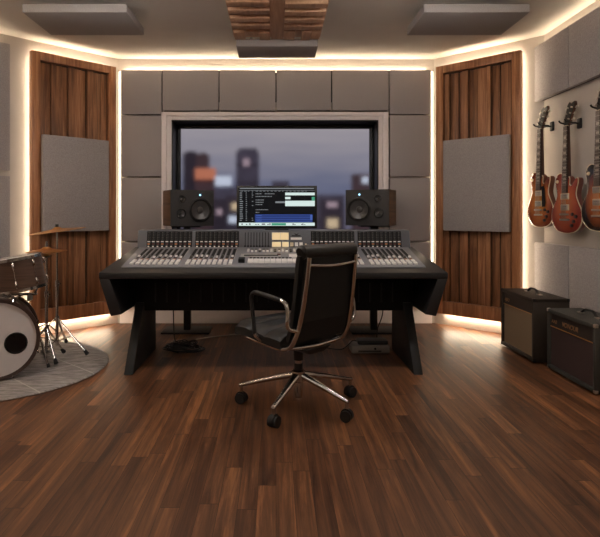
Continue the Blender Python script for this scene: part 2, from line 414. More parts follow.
bb = MB(); bb.box((-BX+.03, BY-.022, 0), (BX-.03, BY, .185), 'white', .004); struct(bb, 'baseboard_back')

# window: white trim, black frame, hazy pane
wt = MB()
for a0, a1, d in ((.108, .052, .10), (.056, 0, .075)):
    b0, b1 = (.084, .042) if a0 > .1 else (.046, 0)
    for lo, hi in (((WX0-a0, BY-d, WZ0-b0), (WX0-a1, BY, WZ1+b0)), ((WX1+a1, BY-d, WZ0-b0), (WX1+a0, BY, WZ1+b0)),
                   ((WX0-a1, BY-d, WZ1+b1), (WX1+a1, BY, WZ1+b0)), ((WX0-a1, BY-d, WZ0-b0), (WX1+a1, BY, WZ0-b1))):
        wt.box(lo, hi, 'white', .003)
win = struct(wt, 'window_1'); tag(win, 'white trimmed control room window with black inner frame')
wf = MB()
for f0, y0, y1 in ((.012, BY-.06, BY+.28), (.05, BY+.19, BY+.27)):
    for lo, hi in (((WX0, y0, WZ0), (WX0+f0, y1, WZ1)), ((WX1-f0, y0, WZ0), (WX1, y1, WZ1)),
                   ((WX0, y0, WZ1-f0), (WX1, y1, WZ1)), ((WX0, y0, WZ0), (WX1, y1, WZ0+f0))):
        wf.box(lo, hi, 'window_black', .003)
wf.build('window_frame', win); fw = .05
wp = MB(); wp.box((WX0+fw-.01, BY+.23, WZ0+fw-.01), (WX1-fw+.01, BY+.242, WZ1-fw+.01), 'glass'); wp.build('window_pane', win)

# ------------------------------------------------------------------ acoustic panels
def acoustic(label, group, loc, rotz, wd, z0, z1, off, th, cat='acoustic panel', n='acoustic_absorber'):
    """fabric panel; local x to the right along the wall, local y into the wall (wall plane at y = 0)"""
    r = thing(n, label, cat, (loc[0], loc[1], z0), rotz, group)
    h = z1-z0
    p = MB(); p.box((-wd/2, -off-th, 0), (wd/2, -off, h), 'fabric', .006); p.build('fabric_face', r)
    b = MB(); b.box((-wd/2+.004, -off, .004), (wd/2-.004, 0, h-.010), 'batten')
    if z0 > 2.2 and off > .04: b.box((-wd/2-.0055, -off, .1), (wd/2+.0055, -off+.012, h), 'batten')  # lip added to stop strip light leaking through the panel gaps
    b.build('mounting_batten', r)
    return r
PX = [-1.739, -1.279, -.639, 0, .624, 1.271, 1.733]
names = ['far left','second from left','third from left','third from right','second from right','far right']
for i in range(6):
    a, b = PX[i]+.006, PX[i+1]-.006
    z0 = 2.358 if i in (0, 5) else 2.40
    acoustic('grey wall panel in the top row above the window, %s of six' % names[i], 'back wall acoustic panels',
             ((a+b)/2, BY), 0, b-a, z0, 2.854, .045, .04)
for side, i in (('left', 0), ('right', 5)):
    a, b = PX[i]+.006, PX[i+1]-.006
    for nm, z0, z1 in (('upper', 1.66, 2.343), ('middle, beside the speaker', .936, 1.645), ('lower, behind the console end', .2, .922)):
        acoustic('grey fabric wall panel just %s of the window, %s' % (side, nm), 'back wall acoustic panels', ((a+b)/2, BY), 0, b-a, z0, z1, .045, .04)
for nm, y in (('nearer', 4.175), ('farther', 4.845)):
    s = 'next to the corner' if nm == 'farther' else 'nearer the camera'
    acoustic('grey fabric panel high on the right wall above the guitars, %s' % s, 'right wall acoustic panels', (RX, y+.333), -PI/2, .66, 2.354, 2.90, .02, .045)
    acoustic('grey fabric panel low on the right wall behind the amplifiers, %s' % s, 'right wall acoustic panels', (RX, y+.333), -PI/2, .66, .12, .96, .02, .045)
acoustic('grey fabric panel high on the right wall at the right picture edge', 'right wall acoustic panels', (RX, 3.838), -PI/2, .66, 2.354, 2.90, .02, .045)
def onleft(s): return (-BX-q*s, BY-q*s)
def onright(s): return (BX+q*s, BY-q*s)
acoustic('grey fabric wall panel at the left picture edge, upper', 'left wall acoustic panels', onleft(1.185+.34), R(45), .68, 1.665, 2.90, .02, .04)
acoustic('grey fabric wall panel at the left picture edge, lower, behind the drums', 'left wall acoustic panels', onleft(1.185+.34), R(45), .68, .3, 1.61, .02, .04)

# ------------------------------------------------------------------ wooden slat panels with a grey absorber
def slat_panel(side):
    pos = onleft if side == 'left' else onright; sg = -1 if side == 'left' else 1
    rz = R(45) if side == 'left' else R(-45)
    s0, s1, z0, z1 = .083, 1.0, .14, 2.87
    c = pos((s0+s1)/2); wd = s1-s0; h = z1-z0
    r = thing('slat_diffuser', 'tall walnut slat wall panel with glowing edges on the %s angled wall' % side, 'wall panel', (c[0], c[1], z0), rz, 'tall wooden slat panels')
    f = MB(); fwid = .085
    f.box((-wd/2, -.12, 0), (-wd/2+fwid, -.055, h), 'frame_wood', .003); f.box((wd/2-fwid, -.12, 0), (wd/2, -.055, h), 'frame_wood', .003)
    f.box((-wd/2+fwid, -.12, h-.085), (wd/2-fwid, -.055, h), 'frame_wood', .003)
    f.box((-wd/2+fwid, -.12, 0), (wd/2-fwid, -.055, .14), 'frame_wood', .003)
    f.build('frame', r)
    bk = MB(); bk.box((-wd/2+.01, -.06, .01), (wd/2-.01, -.05, h-.01), 'batten'); bk.build('backboard', r)
    sl = MB(); x = -wd/2+fwid+.012; end = wd/2-fwid-.008; rr = random.Random(3 if side == 'left' else 11); k = 0
    seq = ((.105, .082), (.05, .108), (.085, .074), (.048, .062), (.06, .104), (.095, .080), (.05, .062), (.07, .108), (.09, .076))
    k = 0 if side == 'left' else 4
    while x < end-.01:
        ws, d = seq[k % 9]; ws = min(ws, end-x)
        if end-x-ws < .035: ws = end-x
        sl.box((x, -d, .142), (x+ws-.005, -.06, h-.097), 'slats', .002); x += ws; k += 1
    sl.build('slats', r)
    mt = MB(); mt.box((-wd/2+.12, -.05, .12), (wd/2-.12, 0, h-.12), 'batten'); mt.build('mounting_frame', r)
    # absorber on its face
    a0, a1 = .207, .919; ca = pos((a0+a1)/2)
    n = 'left' if side == 'left' else 'right'
    ab = thing('acoustic_absorber', 'square grey fabric absorber mounted on the %s walnut slat panel' % n, 'acoustic panel', (ca[0], ca[1], 1.06), rz, 'absorbers on the slat panels')
    p = MB(); p.box((-.356, -.19, 0), (.356, -.14, .975), 'fabric', .006); p.build('fabric_face', ab)
    p = MB(); p.box((-.30, -.14, .06), (.30, -.104, .915), 'batten'); p.build('mounting_batten', ab)
    # led strips behind the edges
    def led(nm, lab, lo, hi, lm='led'):
        o = thing('led_strip', lab, 'light strip', (c[0], c[1], z0), rz, 'hidden warm light strips')
        m_ = MB(); m_.box(lo, hi, lm); m_.build('diffuser', o)
        m2 = MB(); d = Vector(hi)-Vector(lo); m2.box((lo[0], hi[1], lo[2]), (hi[0], 0, hi[2]), 'steel'); m2.build('channel', o)
    ox = -wd/2+.025 if side == 'left' else wd/2-.04
    led('a', 'warm light strip behind the outer edge of the %s slat panel' % side, (ox, -.035, .05), (ox+.015, -.02, h-.05), 'led_side')
    led('b', 'warm light strip behind the top edge of the %s slat panel' % side, (-wd/2+.06, -.035, h-.035), (wd/2-.03, -.02, h-.02))
    led('c', 'warm light strip behind the bottom edge of the %s slat panel' % side, (-wd/2+.06, -.035, -.012), (wd/2-.03, -.02, .003))
slat_panel('left'); slat_panel('right')
def led_box(lab, lo, hi, back, lm='led'):
    o = thing('led_strip', lab, 'light strip', lo, 0, 'hidden warm light strips')
    d = Vector(hi)-Vector(lo)
    m_ = MB(); m_.box((0, 0, 0), d, lm); m_.build('diffuser', o)
    b = MB(); b.box(Vector(back[0])-Vector(lo), Vector(back[1])-Vector(lo), 'steel'); b.build('channel', o)
led_box('warm light strip along the top of the back wall panels', (-1.7, BY-.025, 2.846), (1.7, BY-.01, 2.853), ((-1.7, BY-.01, 2.846), (1.7, BY, 2.853)))
led_box('warm light strip standing in the back left corner', (-1.775, BY-.03, .3), (-1.76, BY-.015, 2.85), ((-1.775, BY-.015, .3), (-1.76, BY, 2.85)), 'led_corner')
led_box('warm light strip standing in the back right corner', (1.76, BY-.03, .3), (1.775, BY-.015, 2.85), ((1.76, BY-.015, .3), (1.775, BY, 2.85)), 'led_corner')
led_box('warm light strip along the top of the right wall panels', (RX-.018, FY+.2, 2.891), (RX-.006, 5.4, 2.899), ((RX-.006, FY+.2, 2.891), (RX, 5.4, 2.899)), 'led_side')
led_box('warm light strip along the top of the left side wall', (LX+.006, FY+.2, 2.865), (LX+.018, 4.6, 2.88), ((LX, FY+.2, 2.865), (LX+.006, 4.6, 2.88)))
o = thing('led_strip', 'warm light strip above the panel at the left picture edge', 'light strip', (*onleft(1.66), 2.891), R(45), 'hidden warm light strips')
m_ = MB(); m_.box((-.35, -.018, 0), (.35, -.006, .008), 'led'); m_.build('diffuser', o)
m_ = MB(); m_.box((-.35, -.006, 0), (.35, 0, .008), 'steel'); m_.build('channel', o)

# ------------------------------------------------------------------ ceiling baffles and diffuser
for side, x0, x1 in (('left', -2.025, -1.19), ('right', 1.18, 2.026)):
    r = thing('ceiling_baffle', 'rectangular grey fabric baffle hung under the %s side of the ceiling' % side, 'ceiling panel', ((x0+x1)/2, 4.67, 2.85), 0, 'ceiling baffles')
    p = MB(); hw = (x1-x0)/2; p.box((-hw, -.285, 0), (hw, .285, .07), 'fabric_ceiling', .006); p.build('fabric_face', r)
    for a in (-1, 1):
        s = MB(); s.cyl((a*(hw-.12), 0, .07), (a*(hw-.12), 0, .15), .012, 'steel'); s.build('standoff', r)
r = thing('ceiling_baffle', 'grey fabric baffle on the ceiling behind the wooden diffuser', 'ceiling panel', (.01, 5.31, 2.80), 0, 'ceiling baffles')
p = MB(); p.box((-.38, -.193, 0), (.38, .193, .07), 'fabric_ceiling', .006); p.build('fabric_face', r)
for a in (-1, 1):
    s = MB(); s.cyl((a*.25, 0, .07), (a*.25, 0, .20), .012, 'steel'); s.build('standoff', r)
r = thing('wooden_diffuser', 'wooden block diffuser under the middle of the ceiling', 'ceiling panel', (.01, 4.455, 2.902))
p = MB(); p.box((-.40, -.68, -.02), (.40, .65, .018), 'blocks', .002); p.build('backboard', r)
for a in (-1, 1):
    s = MB(); s.cyl((a*.25, 0, .018), (a*.25, 0, .098), .012, 'steel'); s.build('standoff', r)
p = MB()
def blk(x0, x1, y0, y1, d): p.box((x0, y0, -.02-d*.6), (x1, y1, -.02), 'blocks', .003)
def slat(x0, x1, y0, y1, d): blk(x0, x1, y0, y1, d)
blk(-.055, .055, -.64, .64, .035)
for k in range(4):
    y0 = .31-k*.17
    blk(-.39, -.06, y0-.075, y0+.025, .05); blk(.06, .39, y0-.045, y0+.055, .05)
blk(-.39, -.29, .44, .64, .045); blk(-.28, -.17, .44, .56, .03); blk(-.16, -.065, .44, .64, .05)
blk(.06, .16, .42, .64, .05); blk(.165, .215, .42, .58, .03); blk(.22, .30, .40, .64, .055); blk(.305, .39, .42, .64, .04)
blk(-.39, -.06, -.64, -.36, .03); blk(.06, .39, -.64, -.40, .04)
p.build('wood_blocks', r)

# ------------------------------------------------------------------ fill lamps added under the ceiling, out of view, to brighten the room
for y, row in ((.3, 'over the camera'), (3.5, 'in front of the console')):
    for x, nm in ((-1.25, 'left'), (1.05, 'right')):
        lm = 'fill_rear' if y < 1 else 'fill_front'
        r = thing('added_fill_lamp', 'added out-of-view ceiling fill lamp %s, %s one' % (row, nm), 'lamp', (x, y, H-.22), 0, 'added fill lamps')
        a = MB(); a.box((-.61, -.11, 0), (.61, .11, .03), 'white', .004); a.build('housing', r)
        a = MB(); a.prism([(.1*math.cos(PI*j/12), -.085*math.sin(PI*j/12)) for j in range(13)], -.6, .6, lm, 'X'); a.build('lower_diffuser', r)
        for sx in (-.4, .4):
            a = MB(); a.cyl((sx, .08, .03), (sx, .08, .22), .004, 'steel', 8); a.build('hanger_rod', r)

# ================================================================== mixing console
CX, CY = -.02, 4.65
con = thing('mixing_console', 'large grey studio mixing console on black angled legs', 'mixing console', (CX, CY, 0))
def topz(Y): return .795+(Y-4.2)*.158
t = MB(); hw = 1.335
t.hexa([(-hw, 4.2-CY, topz(4.2)-.05), (hw, 4.2-CY, topz(4.2)-.05), (hw-.05, 5.1-CY, topz(5.1)-.06), (-hw+.05, 5.1-CY, topz(5.1)-.06),
        (-hw, 4.2-CY, topz(4.2)), (hw, 4.2-CY, topz(4.2)), (hw-.05, 5.1-CY, topz(5.1)), (-hw+.05, 5.1-CY, topz(5.1))], 'desk', .008)
t.build('desk_top', con)
for s in (-1, 1):
    p = MB()
    P = [(s*1.335, .75), (s*1.255, .745), (s*1.16, .475), (s*1.245, .46)]
    t0, t1 = 4.205-CY, 5.1-CY
    dz = topz(5.1)-.06-.745
    b0 = [(x, t0, z) for x, z in P]; b1 = [(x-(s*.045 if z > .7 else 0), t1, z+(dz if z > .7 else 0)) for x, z in P]
    p.hexa([b0[0], b0[1], b0[2], b0[3], b1[0], b1[1], b1[2], b1[3]], 'desk', .006)
    p.build('side_panel', con)
    lg = MB()
    x0, x1 = sorted((s*1.085, s*1.155))
    lg.prism([(4.24-CY, 0), (5.06-CY, 0), (5.06-CY, .50), (4.60-CY, .50)], x0, x1, 'desk_leg', 'X', .006)
    lg.build('leg', con)
mp_ = MB(); mp_.box((-1.17, 4.62-CY, .43), (1.17, 4.66-CY, .85), 'desk_dark', .004)
k = -1.0
while k < 1.0:
    mp_.box((k, 4.612-CY, .50), (k+.012, 4.621-CY, .66), 'desk_leg'); k += .095
mp_.build('modesty_panel', con)
un = MB(); un.box((-1.16, 4.66-CY, .46), (1.16, 5.1-CY, .84), 'desk_dark', .004); un.build('underbody', con)
cs = MB()
def sp(x, Y, d=0): return (x, Y-CY, topz(Y)+d)
cs.hexa([sp(-1.20, 4.33), sp(1.20, 4.33), sp(1.23, 5.03), sp(-1.23, 5.03), sp(-1.20, 4.33, .012), sp(1.20, 4.33, .012), sp(1.23, 5.03, .012), sp(-1.23, 5.03, .012)], 'surface', .003)
cs.build('control_surface', con)
def slab(mb, x0, x1, Y0, Y1, d0, d1, m):
    mb.hexa([sp(x0, Y0, d0), sp(x1, Y0, d0), sp(x1, Y1, d0), sp(x0, Y1, d0), sp(x0, Y0, d1), sp(x1, Y0, d1), sp(x1, Y1, d1), sp(x0, Y1, d1)], m)
banks = [(-1.16, -.755), (-.715, -.325), (.345, .735), (.775, 1.165)]
rr = random.Random(5)
for b0, b1 in banks:
    n = 9; pit = (b1-b0)/n
    for i in range(n):
        x = b0+pit*(i+.5)
        f = MB(); slab(f, x-.013, x+.013, 4.60, 4.95, .012, .014, 'slot')
        slab(f, x+.015, x+.019, 4.58, 4.97, .012, .0145, 'rule')
        slab(f, x-.0012, x+.0012, 4.62, 4.93, .014, .0148, 'black_matte')
        slab(f, x-.014, x+.010, 4.565, 4.58, .012, .015, 'orange' if i % 3 else 'redbtn')
        f = f.build('fader_strip', con)
        y = rr.uniform(4.60, 4.66)
        c = MB(); slab(c, x-.009, x+.009, y, y+.03, .015, .027, 'ivory' if rr.random() < .8 else 'dots'); c.build('fader_cap', f)
        for Y0 in (4.40, 4.475):
            c = MB(); slab(c, x-.014, x+.012, Y0, Y0+.052, .012, .023, 'ivory'); c.build('channel_button', con)
# centre section
for i in range(14):
    c = MB(); x = -.235+i*.034
    slab(c, x, x+.02, 4.83, 4.862, .012, .024, 'ivory' if i % 4 != 3 else 'dots')
    c.build('function_button', con); c = MB(); slab(c, x, x+.02, 4.885, 4.915, .012, .024, 'dots' if i % 3 else 'ivory'); c.build('function_button', con)
c = MB(); slab(c, -.28, .06, 4.64, 4.735, .012, .02, 'rule'); slab(c, -.25, .04, 4.66, 4.675, .02, .026, 'slot'); slab(c, .03, .06, 4.69, 4.71, .02, .027, 'redbtn'); c.build('automation_panel', con)
c = MB(); slab(c, .13, .30, 4.63, 4.73, .012, .022, 'ivory'); c.build('transport_keypad', con)
for i in range(10):
    c = MB(); x = -.21+i*.046; slab(c, x, x+.043, 4.44, 4.54, .012, .026, 'ivory'); c.build('long_button', con)
c = MB(); slab(c, -.285, -.235, 4.45, 4.53, .012, .04, 'slot'); c.build('jog_module', con)
for i in range(12):
    c = MB(); x = -.2+i*.03; slab(c, x, x+.02, 4.585, 4.605, .012, .022, 'slot'); c.build('small_key', con)
# meter bridge
br = MB(); bw = 1.25
B0, B1, Z0, Z1 = 5.03, 5.07, topz(5.03)-.01, 1.092
br.prism([(B0-CY, Z0), (B1-CY, Z1), (5.36-CY, Z1), (5.36-CY, .62), (5.08-CY, .62)], -bw, bw, 'bridge', 'X', .004)
bridge = br.build('meter_bridge', con)
def bp(x, v, d=0):               # point on the sloping face, v from 0 (bottom) to 1 (top)
    a = math.atan2(Z1-Z0, B1-B0); nx, nz_ = -math.sin(a), math.cos(a)
    return (x, B0+(B1-B0)*v-CY+nx*d, Z0+(Z1-Z0)*v+nz_*d)
def face(mb, x0, x1, v0, v1, d0, d1, m):
    mb.hexa([bp(x0, v0, d0), bp(x1, v0, d0), bp(x1, v0, d1), bp(x0, v0, d1), bp(x0, v1, d0), bp(x1, v1, d0), bp(x1, v1, d1), bp(x0, v1, d1)], m)
for b0, b1 in banks:
    b0 -= .005; b1 += .005
    pl = MB(); face(pl, b0, b1, .07, .94, -.004, .002, 'slot')
    pan = pl.build('meter_panel', con)
    n = 10; pit = (b1-b0)/n
    for i in range(n):
        x = b0+pit*(i+.5); s = MB()
        for v in (.88, .79, .70, .61, .53):
            face(s, x-.007, x-.001, v-.016, v+.016, .002, .009, 'dots'); face(s, x+.007, x+.010, v-.012, v+.012, .002, .006, 'bridge')
        face(s, x-.013, x+.010, .375, .425, .002, .010, 'ivory')
        face(s, x-.012, x+.010, .25, .31, .002, .008, 'redbtn' if i % 3 else 'orange')
        face(s, x-.010, x+.004, .12, .18, .002, .009, 'ivory')
        s.build('meter_strip', pan)
for i in range(9):
    c = MB(); x = -.265+i*.0265; face(c, x, x+.006, .16, .88, -.002, .003, 'slot'); face(c, x-.006, x+.012, .12, .2, .002, .009, 'slot'); c.build('equalizer_slot', con)
for x0, x1, v0, v1, nm in ((-.015, .06, .50, .86, 'amber_meter'), (.063, .135, .50, .86, 'amber_meter'), (-.015, .065, .14, .38, 'amber_button'), (.078, .135, .14, .38, 'amber_button')):
    c = MB(); face(c, x0, x1, v0, v1, -.002, .006, 'amber'); face(c, x0-.003, x1+.003, v0-.02, v1+.02, -.003, .003, 'rule'); c.build(nm, con)
for i in range(3):
    c = MB(); x = .15+i*.042; face(c, x, x+.03, .16, .36, -.002, .008, 'ivory' if i else 'cream'); c.build('square_button', con)
c = MB(); face(c, .155, .255, .50, .62, 0, .004, 'ivory'); face(c, .165, .245, .68, .73, 0, .004, 'slot')
c.poly([bp(.185, .84, .004), bp(.20, .74, .004), bp(.215, .74, .004), bp(.23, .84, .004), bp(.21, .79, .004)], 'slot'); c.build('emblem', con)
c = MB(); face(c, .285, .30, .2, .3, 0, .008, 'cream'); face(c, .305, .32, .14, .24, 0, .008, 'cream'); c.build('lit_switch', con)

# ================================================================== monitor
mY = 5.2
mon = thing('monitor', 'wide black computer monitor showing a dark recording session on the console', 'monitor', (.008, mY, 1.092))
c = MB(); c.box((-.379, -.015, .012), (.379, .02, .415), 'black', .005); c.box((-.2, .02, .08), (.2, .05, .33), 'black', .01); c.build('casing', mon)
c = MB(); c.box((-.11, -.05, 0), (.11, .12, .01), 'black', .003); c.box((-.03, .03, .01), (.03, .05, .15), 'black', .003); c.build('stand', mon)
SX0, SX1, SZ0, SZ1 = -.357, .357, .032, .398
c = MB(); c.box((SX0, -.0165, SZ0), (SX1, -.0145, SZ1), 'screen_black'); scr = c.build('screen', mon)
def sc(mb, u0, u1, v0, v1, m, d=.0185):
    """u, v: 0..1 from the top left of the screen"""
    mb.box((SX0+(SX1-SX0)*u0, -d, SZ1-(SZ1-SZ0)*v1), (SX0+(SX1-SX0)*u1, -.0165, SZ1-(SZ1-SZ0)*v0), m)
rr = random.Random(2)
c = MB(); sc(c, .01, .99, .01, .035, 'screen_grey'); sc(c, .0, 1, .07, .078, 'screen_grey')
for i in range(18): sc(c, .02+.05*i, .02+.05*i+rr.uniform(.015, .035), .088, .1, 'screen_grey')
c.build('toolbar', scr)
c = MB()
for i in range(14):
    v = .13+i*.054
    sc(c, .01, .01+rr.uniform(.02, .045), v, v+.022, 'screen_grey')
    sc(c, .09, .09+rr.uniform(.008, .02), v, v+.02, 'screen_grey')
    if rr.random() < .5: sc(c, .17, .17+rr.uniform(.01, .02), v, v+.02, 'screen_grey')
c.build('track_list', scr)
c = MB()
for u, v, l in ((.22, .15, .07), (.34, .15, .12), (.22, .22, .2), (.22, .31, .09), (.22, .37, .10), (.22, .43, .07), (.22, .56, .16), (.22, .63, .05)):
    x = u
    while x < u+l:
        d = rr.uniform(.008, .02); sc(c, x, x+d, v, v+.02, 'screen_grey'); x += d+.005
c.build('session_text', scr)
c = MB(); sc(c, .61, 1, .13, .20, 'screen_white'); sc(c, .61, .68, .24, .30, 'screen_white'); sc(c, .61, 1, .34, .48, 'screen_white'); sc(c, .48, .61, .355, .40, 'screen_grey'); sc(c, .96, 1, .24, .34, 'screen_teal'); c.build('pale_clips', scr)
c = MB(); sc(c, .21, .97, .69, .90, 'screen_blue')
for v in (.70, .76, .82, .87):
    sc(c, .22, .97, v, v+.008, 'screen_blue_light', .0188)
    sc(c, .23, .30, v+.018, v+.03, 'screen_blue_light', .0188)
sc(c, .94, .97, .70, .84, 'screen_blue_light', .0188); c.build('blue_clips', scr)
c = MB(); sc(c, 0, 1, .905, .985, 'screen_white'); sc(c, .43, .62, .915, .975, 'screen_teal', .0188)
for i in range(22):
    u = rr.random()*.95
    if not .4 < u < .62: sc(c, u, u+.02, .92+rr.random()*.03, .965, 'screen_grey', .0187)
c.build('transport_bar', scr)

# ================================================================== nearfield speakers on stands
def speaker(label, X, Y, Z, toe, mir):
    r = thing('studio_speaker', label, 'speaker', (X, Y, Z), toe, 'studio speakers')
    w_, h_, d_ = .23, .37, .27
    c = MB(); c.box((-w_, -.0, 0), (w_, d_, h_), 'cabinet_wood', .005); c.build('cabinet', r)
    t = bmesh.new(); es = []
    def loop(pts):
        v = [t.verts.new(p) for p in pts]; e_ = [t.edges.new((v[i], v[(i+1) % len(v)])) for i in range(len(v))]; es.extend(e_); return v
    rim = loop([(-w_, -.022, 0), (w_, -.022, 0), (w_, -.022, h_), (-w_, -.022, h_)])
    for hx, hz, hr in ((.085, .165, .115), (-.125, .13, .05), (-.115, .275, .035)):
        loop([(mir*hx+hr*math.cos(2*PI*j/40), -.022, hz+hr*math.sin(2*PI*j/40)) for j in range(40)])
    bmesh.ops.triangle_fill(t, use_beauty=True, use_dissolve=False, edges=es, normal=(0, -1, 0))
    back = [t.verts.new((v.co.x, 0, v.co.z)) for v in rim]
    for i in range(4): t.faces.new((rim[i], rim[(i+1) % 4], back[(i+1) % 4], back[i]))
    c = MB(); c._put(t, 'baffle'); baf = c.build('baffle', r)
    def driver(nm, x, z, rad, dome):
        T = Matrix.Translation((mir*x, -.022, z))@Matrix.Rotation(PI/2, 4, 'X')
        a = MB(); a.lathe([(rad*1.10, 0), (rad*1.10, .004), (rad*1.0, .006), (rad*.97, 0), (rad*.97, -.006)], 'black', 40, T)
        a.lathe([(rad*.98, -.005), (rad*.92, .003), (rad*.84, -.002)], 'surround', 40, T)
        a.lathe([(rad*.84, -.002), (rad*.6, -.009), (rad*.32, -.018), (rad*.2, -.0205), (0, -.021)], 'cone', 40, T)
        a.lathe([(rad*.3, -.018), (rad*.26, -.008), (rad*.15, -.002), (0, 0)], 'cone' if not dome else 'steel', 24, T)
        a.build(nm, baf)
    driver('woofer', .085, .165, .115, False); driver('midrange', -.125, .13, .05, False); driver('tweeter', -.115, .275, .035, True)
    a = MB(); a.cyl((mir*.08, -.026, .32), (mir*.08, -.02, .32), .009, 'led_blue', 16); a.build('power_light', r)
def stand(label, X, Y, top):
    r = thing('speaker_stand', label, 'stand', (X, Y, 0), 0, 'speaker stands')
    c = MB(); c.box((-.25, -.17, 0), (.25, .17, .018), 'black', .004); c.build('base_plate', r)
    c = MB(); c.box((-.035, -.045, .018), (.035, .045, top-.015), 'black', .006); c.build('pole', r)
    c = MB(); c.box((-.15, -.12, top-.015), (.15, .12, top), 'black', .003); c.build('top_plate', r)
sY = 5.68
P = px(192, 226, sY); speaker('black three-driver studio speaker left of the monitor', P.x, P.y, P.z, R(27), 1)
P2 = px(367.5, 225.5, sY); speaker('black three-driver studio speaker right of the monitor', P2.x, P2.y, P2.z, R(-27), -1)
stand('black speaker stand with square base plate behind the console, under the left speaker', (187-276)*5.8/F, 5.83, P.z)
stand('black speaker stand with square base plate behind the console, under the right speaker', (374-276)*5.8/F, 5.83, P2.z)

# ================================================================== office chair
A = R(42)
CHX, CHY = .141, 3.45
ch = thing('office_chair', 'black leather swivel chair with chrome frame in front of the console', 'chair', (CHX, CHY, 0), A)
def pad(mb, prof, x0, x1, th, m, segs):
    pass
def cushion(prof, hw, th, m, seams, name, parent, sign):
    """padded cushion following a profile in (y, z); thickness th on the `sign` side, pinched at the seams"""
    t = bmesh.new(); n = len(prof); NX = 12
    # resample finely
    pts = []
    for i in range(n-1):
        for s in range(14):
            u = s/14; g = lambda j: Vector(prof[max(0, min(n-1, j))])
            p0, p1, p2, p3 = g(i-1), g(i), g(i+1), g(i+2)
            pts.append(.5*((2*p1)+(p2-p0)*u+(2*p0-5*p1+4*p2-p3)*u*u+(3*p1-p0-3*p2+p3)*u**3))
    pts.append(Vector(prof[-1]))
    Ls = [0]
    for a, b in zip(pts, pts[1:]): Ls.append(Ls[-1]+(b-a).length)
    tot = Ls[-1]; top = []; bot = []
    for i, p in enumerate(pts):
        a = pts[max(0, i-1)]; b = pts[min(len(pts)-1, i+1)]; d = (b-a).normalized(); nrm = Vector((-d.y, d.x))*sign
        u = Ls[i]/tot
        f = (u*seams) % 1.0
        puff = .55+.45*(max(0, 1-(2*f-1)**4))**.5
        if i in (0, len(pts)-1): puff = .35
        rt = []; rb = []
        for j in range(NX+1):
            x = -hw+2*hw*j/NX; k = max(0, 1-(abs(x)/hw)**6)**.5; k = .35+.65*k
            q_ = p+nrm*th*puff*k
            rt.append(t.verts.new((x, q_.x, q_.y))); q2 = p-nrm*(.006 if sign < 0 else .026); rb.append(t.verts.new((x, q2.x, q2.y)))
        top.append(rt); bot.append(rb)
    for i in range(len(pts)-1):
        for j in range(NX):
            t.faces.new((top[i][j], top[i][j+1], top[i+1][j+1], top[i+1][j])); t.faces.new((bot[i][j+1], bot[i][j], bot[i+1][j], bot[i+1][j+1]))
        t.faces.new((top[i][0], top[i+1][0], bot[i+1][0], bot[i][0])); t.faces.new((top[i][NX], bot[i][NX], bot[i+1][NX], top[i+1][NX]))
    for e_ in (0, -1):
        for j in range(NX): t.faces.new((top[e_][j], top[e_][j+1], bot[e_][j+1], bot[e_][j]))
    bmesh.ops.recalc_face_normals(t, faces=t.faces)
    mb = MB(); mb._put(t, m, True); return mb.build(name, parent)
cushion([(-.10, .475), (.05, .485), (.22, .505), (.335, .498)], .245, .068, 'leather', 3, 'seat', ch, 1)
cushion([(-.165, .50), (-.20, .62), (-.225, .78), (-.245, .93), (-.255, 1.005)], .245, .065, 'leather', 4, 'backrest', ch, -1)
c = MB(); c.tube([(-.234, -.252, 1.022), (-.222, -.252, 1.026), (.222, -.252, 1.026), (.234, -.252, 1.022)], [.03, .042, .042, .03], 'leather', 18); c.build('head_roll', ch)
c = MB()
prof = [(-.175, .50), (-.210, .62), (-.236, .78), (-.256, .93), (-.266, 1.0)]
for (a, b) in zip(prof, prof[1:]):
    c.hexa([(-.215, a[0]-.012, a[1]), (.215, a[0]-.012, a[1]), (.215, a[0], a[1]), (-.215, a[0], a[1]), (-.215, b[0]-.012, b[1]), (.215, b[0]-.012, b[1]), (.215, b[0], b[1]), (-.215, b[0], b[1])], 'mesh_black')
c.build('back_panel', ch)
for s in (-1, 1):
    x = s*.226
    c = MB(); c.tube([(x*.89, -.293, 1.0), (x*.90, -.282, .9), (x*.93, -.258, .74), (x*.97, -.228, .60), (x, -.20, .525), (x, -.165, .475), (x, -.11, .454), (x, 0, .456), (x, .14, .466), (x, .22, .470)], .0155, 'chrome', 10, smooth_steps=5, flat=1.0); c.build('side_rail', ch)
    xa = s*.285
    c = MB(); c.tube([(x, -.222, .575), (xa, -.208, .60), (xa, -.205, .69), (xa, -.188, .732), (xa, -.15, .748)], .0125, 'chrome', 10, smooth_steps=5); ar = c.build('armrest', ch)
    c = MB(); c.tube([(xa, -.15, .749), (xa, -.05, .760), (xa, .06, .770), (xa, .10, .764), (xa, .118, .737), (xa, .112, .68), (xa, .092, .56), (xa, .085, .52)], [.0135, .015, .015, .0135, .0125, .0125, .0125, .0125], 'black', 10, smooth_steps=5); c.build('arm_pad', ar)
    c = MB(); c.tube([(xa, .085, .522), (xa*.97, .08, .505), (x, .08, .466)], .0125, 'chrome', 10, smooth_steps=4); c.build('arm_joint', ar)
c = MB(); c.tube([(-.203, -.290, .955), (0, -.298, .943), (.203, -.290, .955)], .010, 'chrome', 10, smooth_steps=5); c.build('back_stretcher', ch)
c = MB(); c.tube([(-.235, -.15, .462), (0, -.165, .45), (.235, -.15, .462)], .012, 'chrome', 10, smooth_steps=4); c.tube([(-.228, .15, .466), (0, .15, .455), (.228, .15, .466)], .012, 'chrome', 10, smooth_steps=4); c.build('seat_stretcher', ch)
c = MB(); c.hexa([(-.06, -.16, .40), (.06, -.16, .40), (.06, .14, .40), (-.06, .14, .40), (-.12, -.18, .44), (.12, -.18, .44), (.12, .17, .455), (-.12, .17, .455)], 'black', .01); c.build('tilt_mechanism', ch)
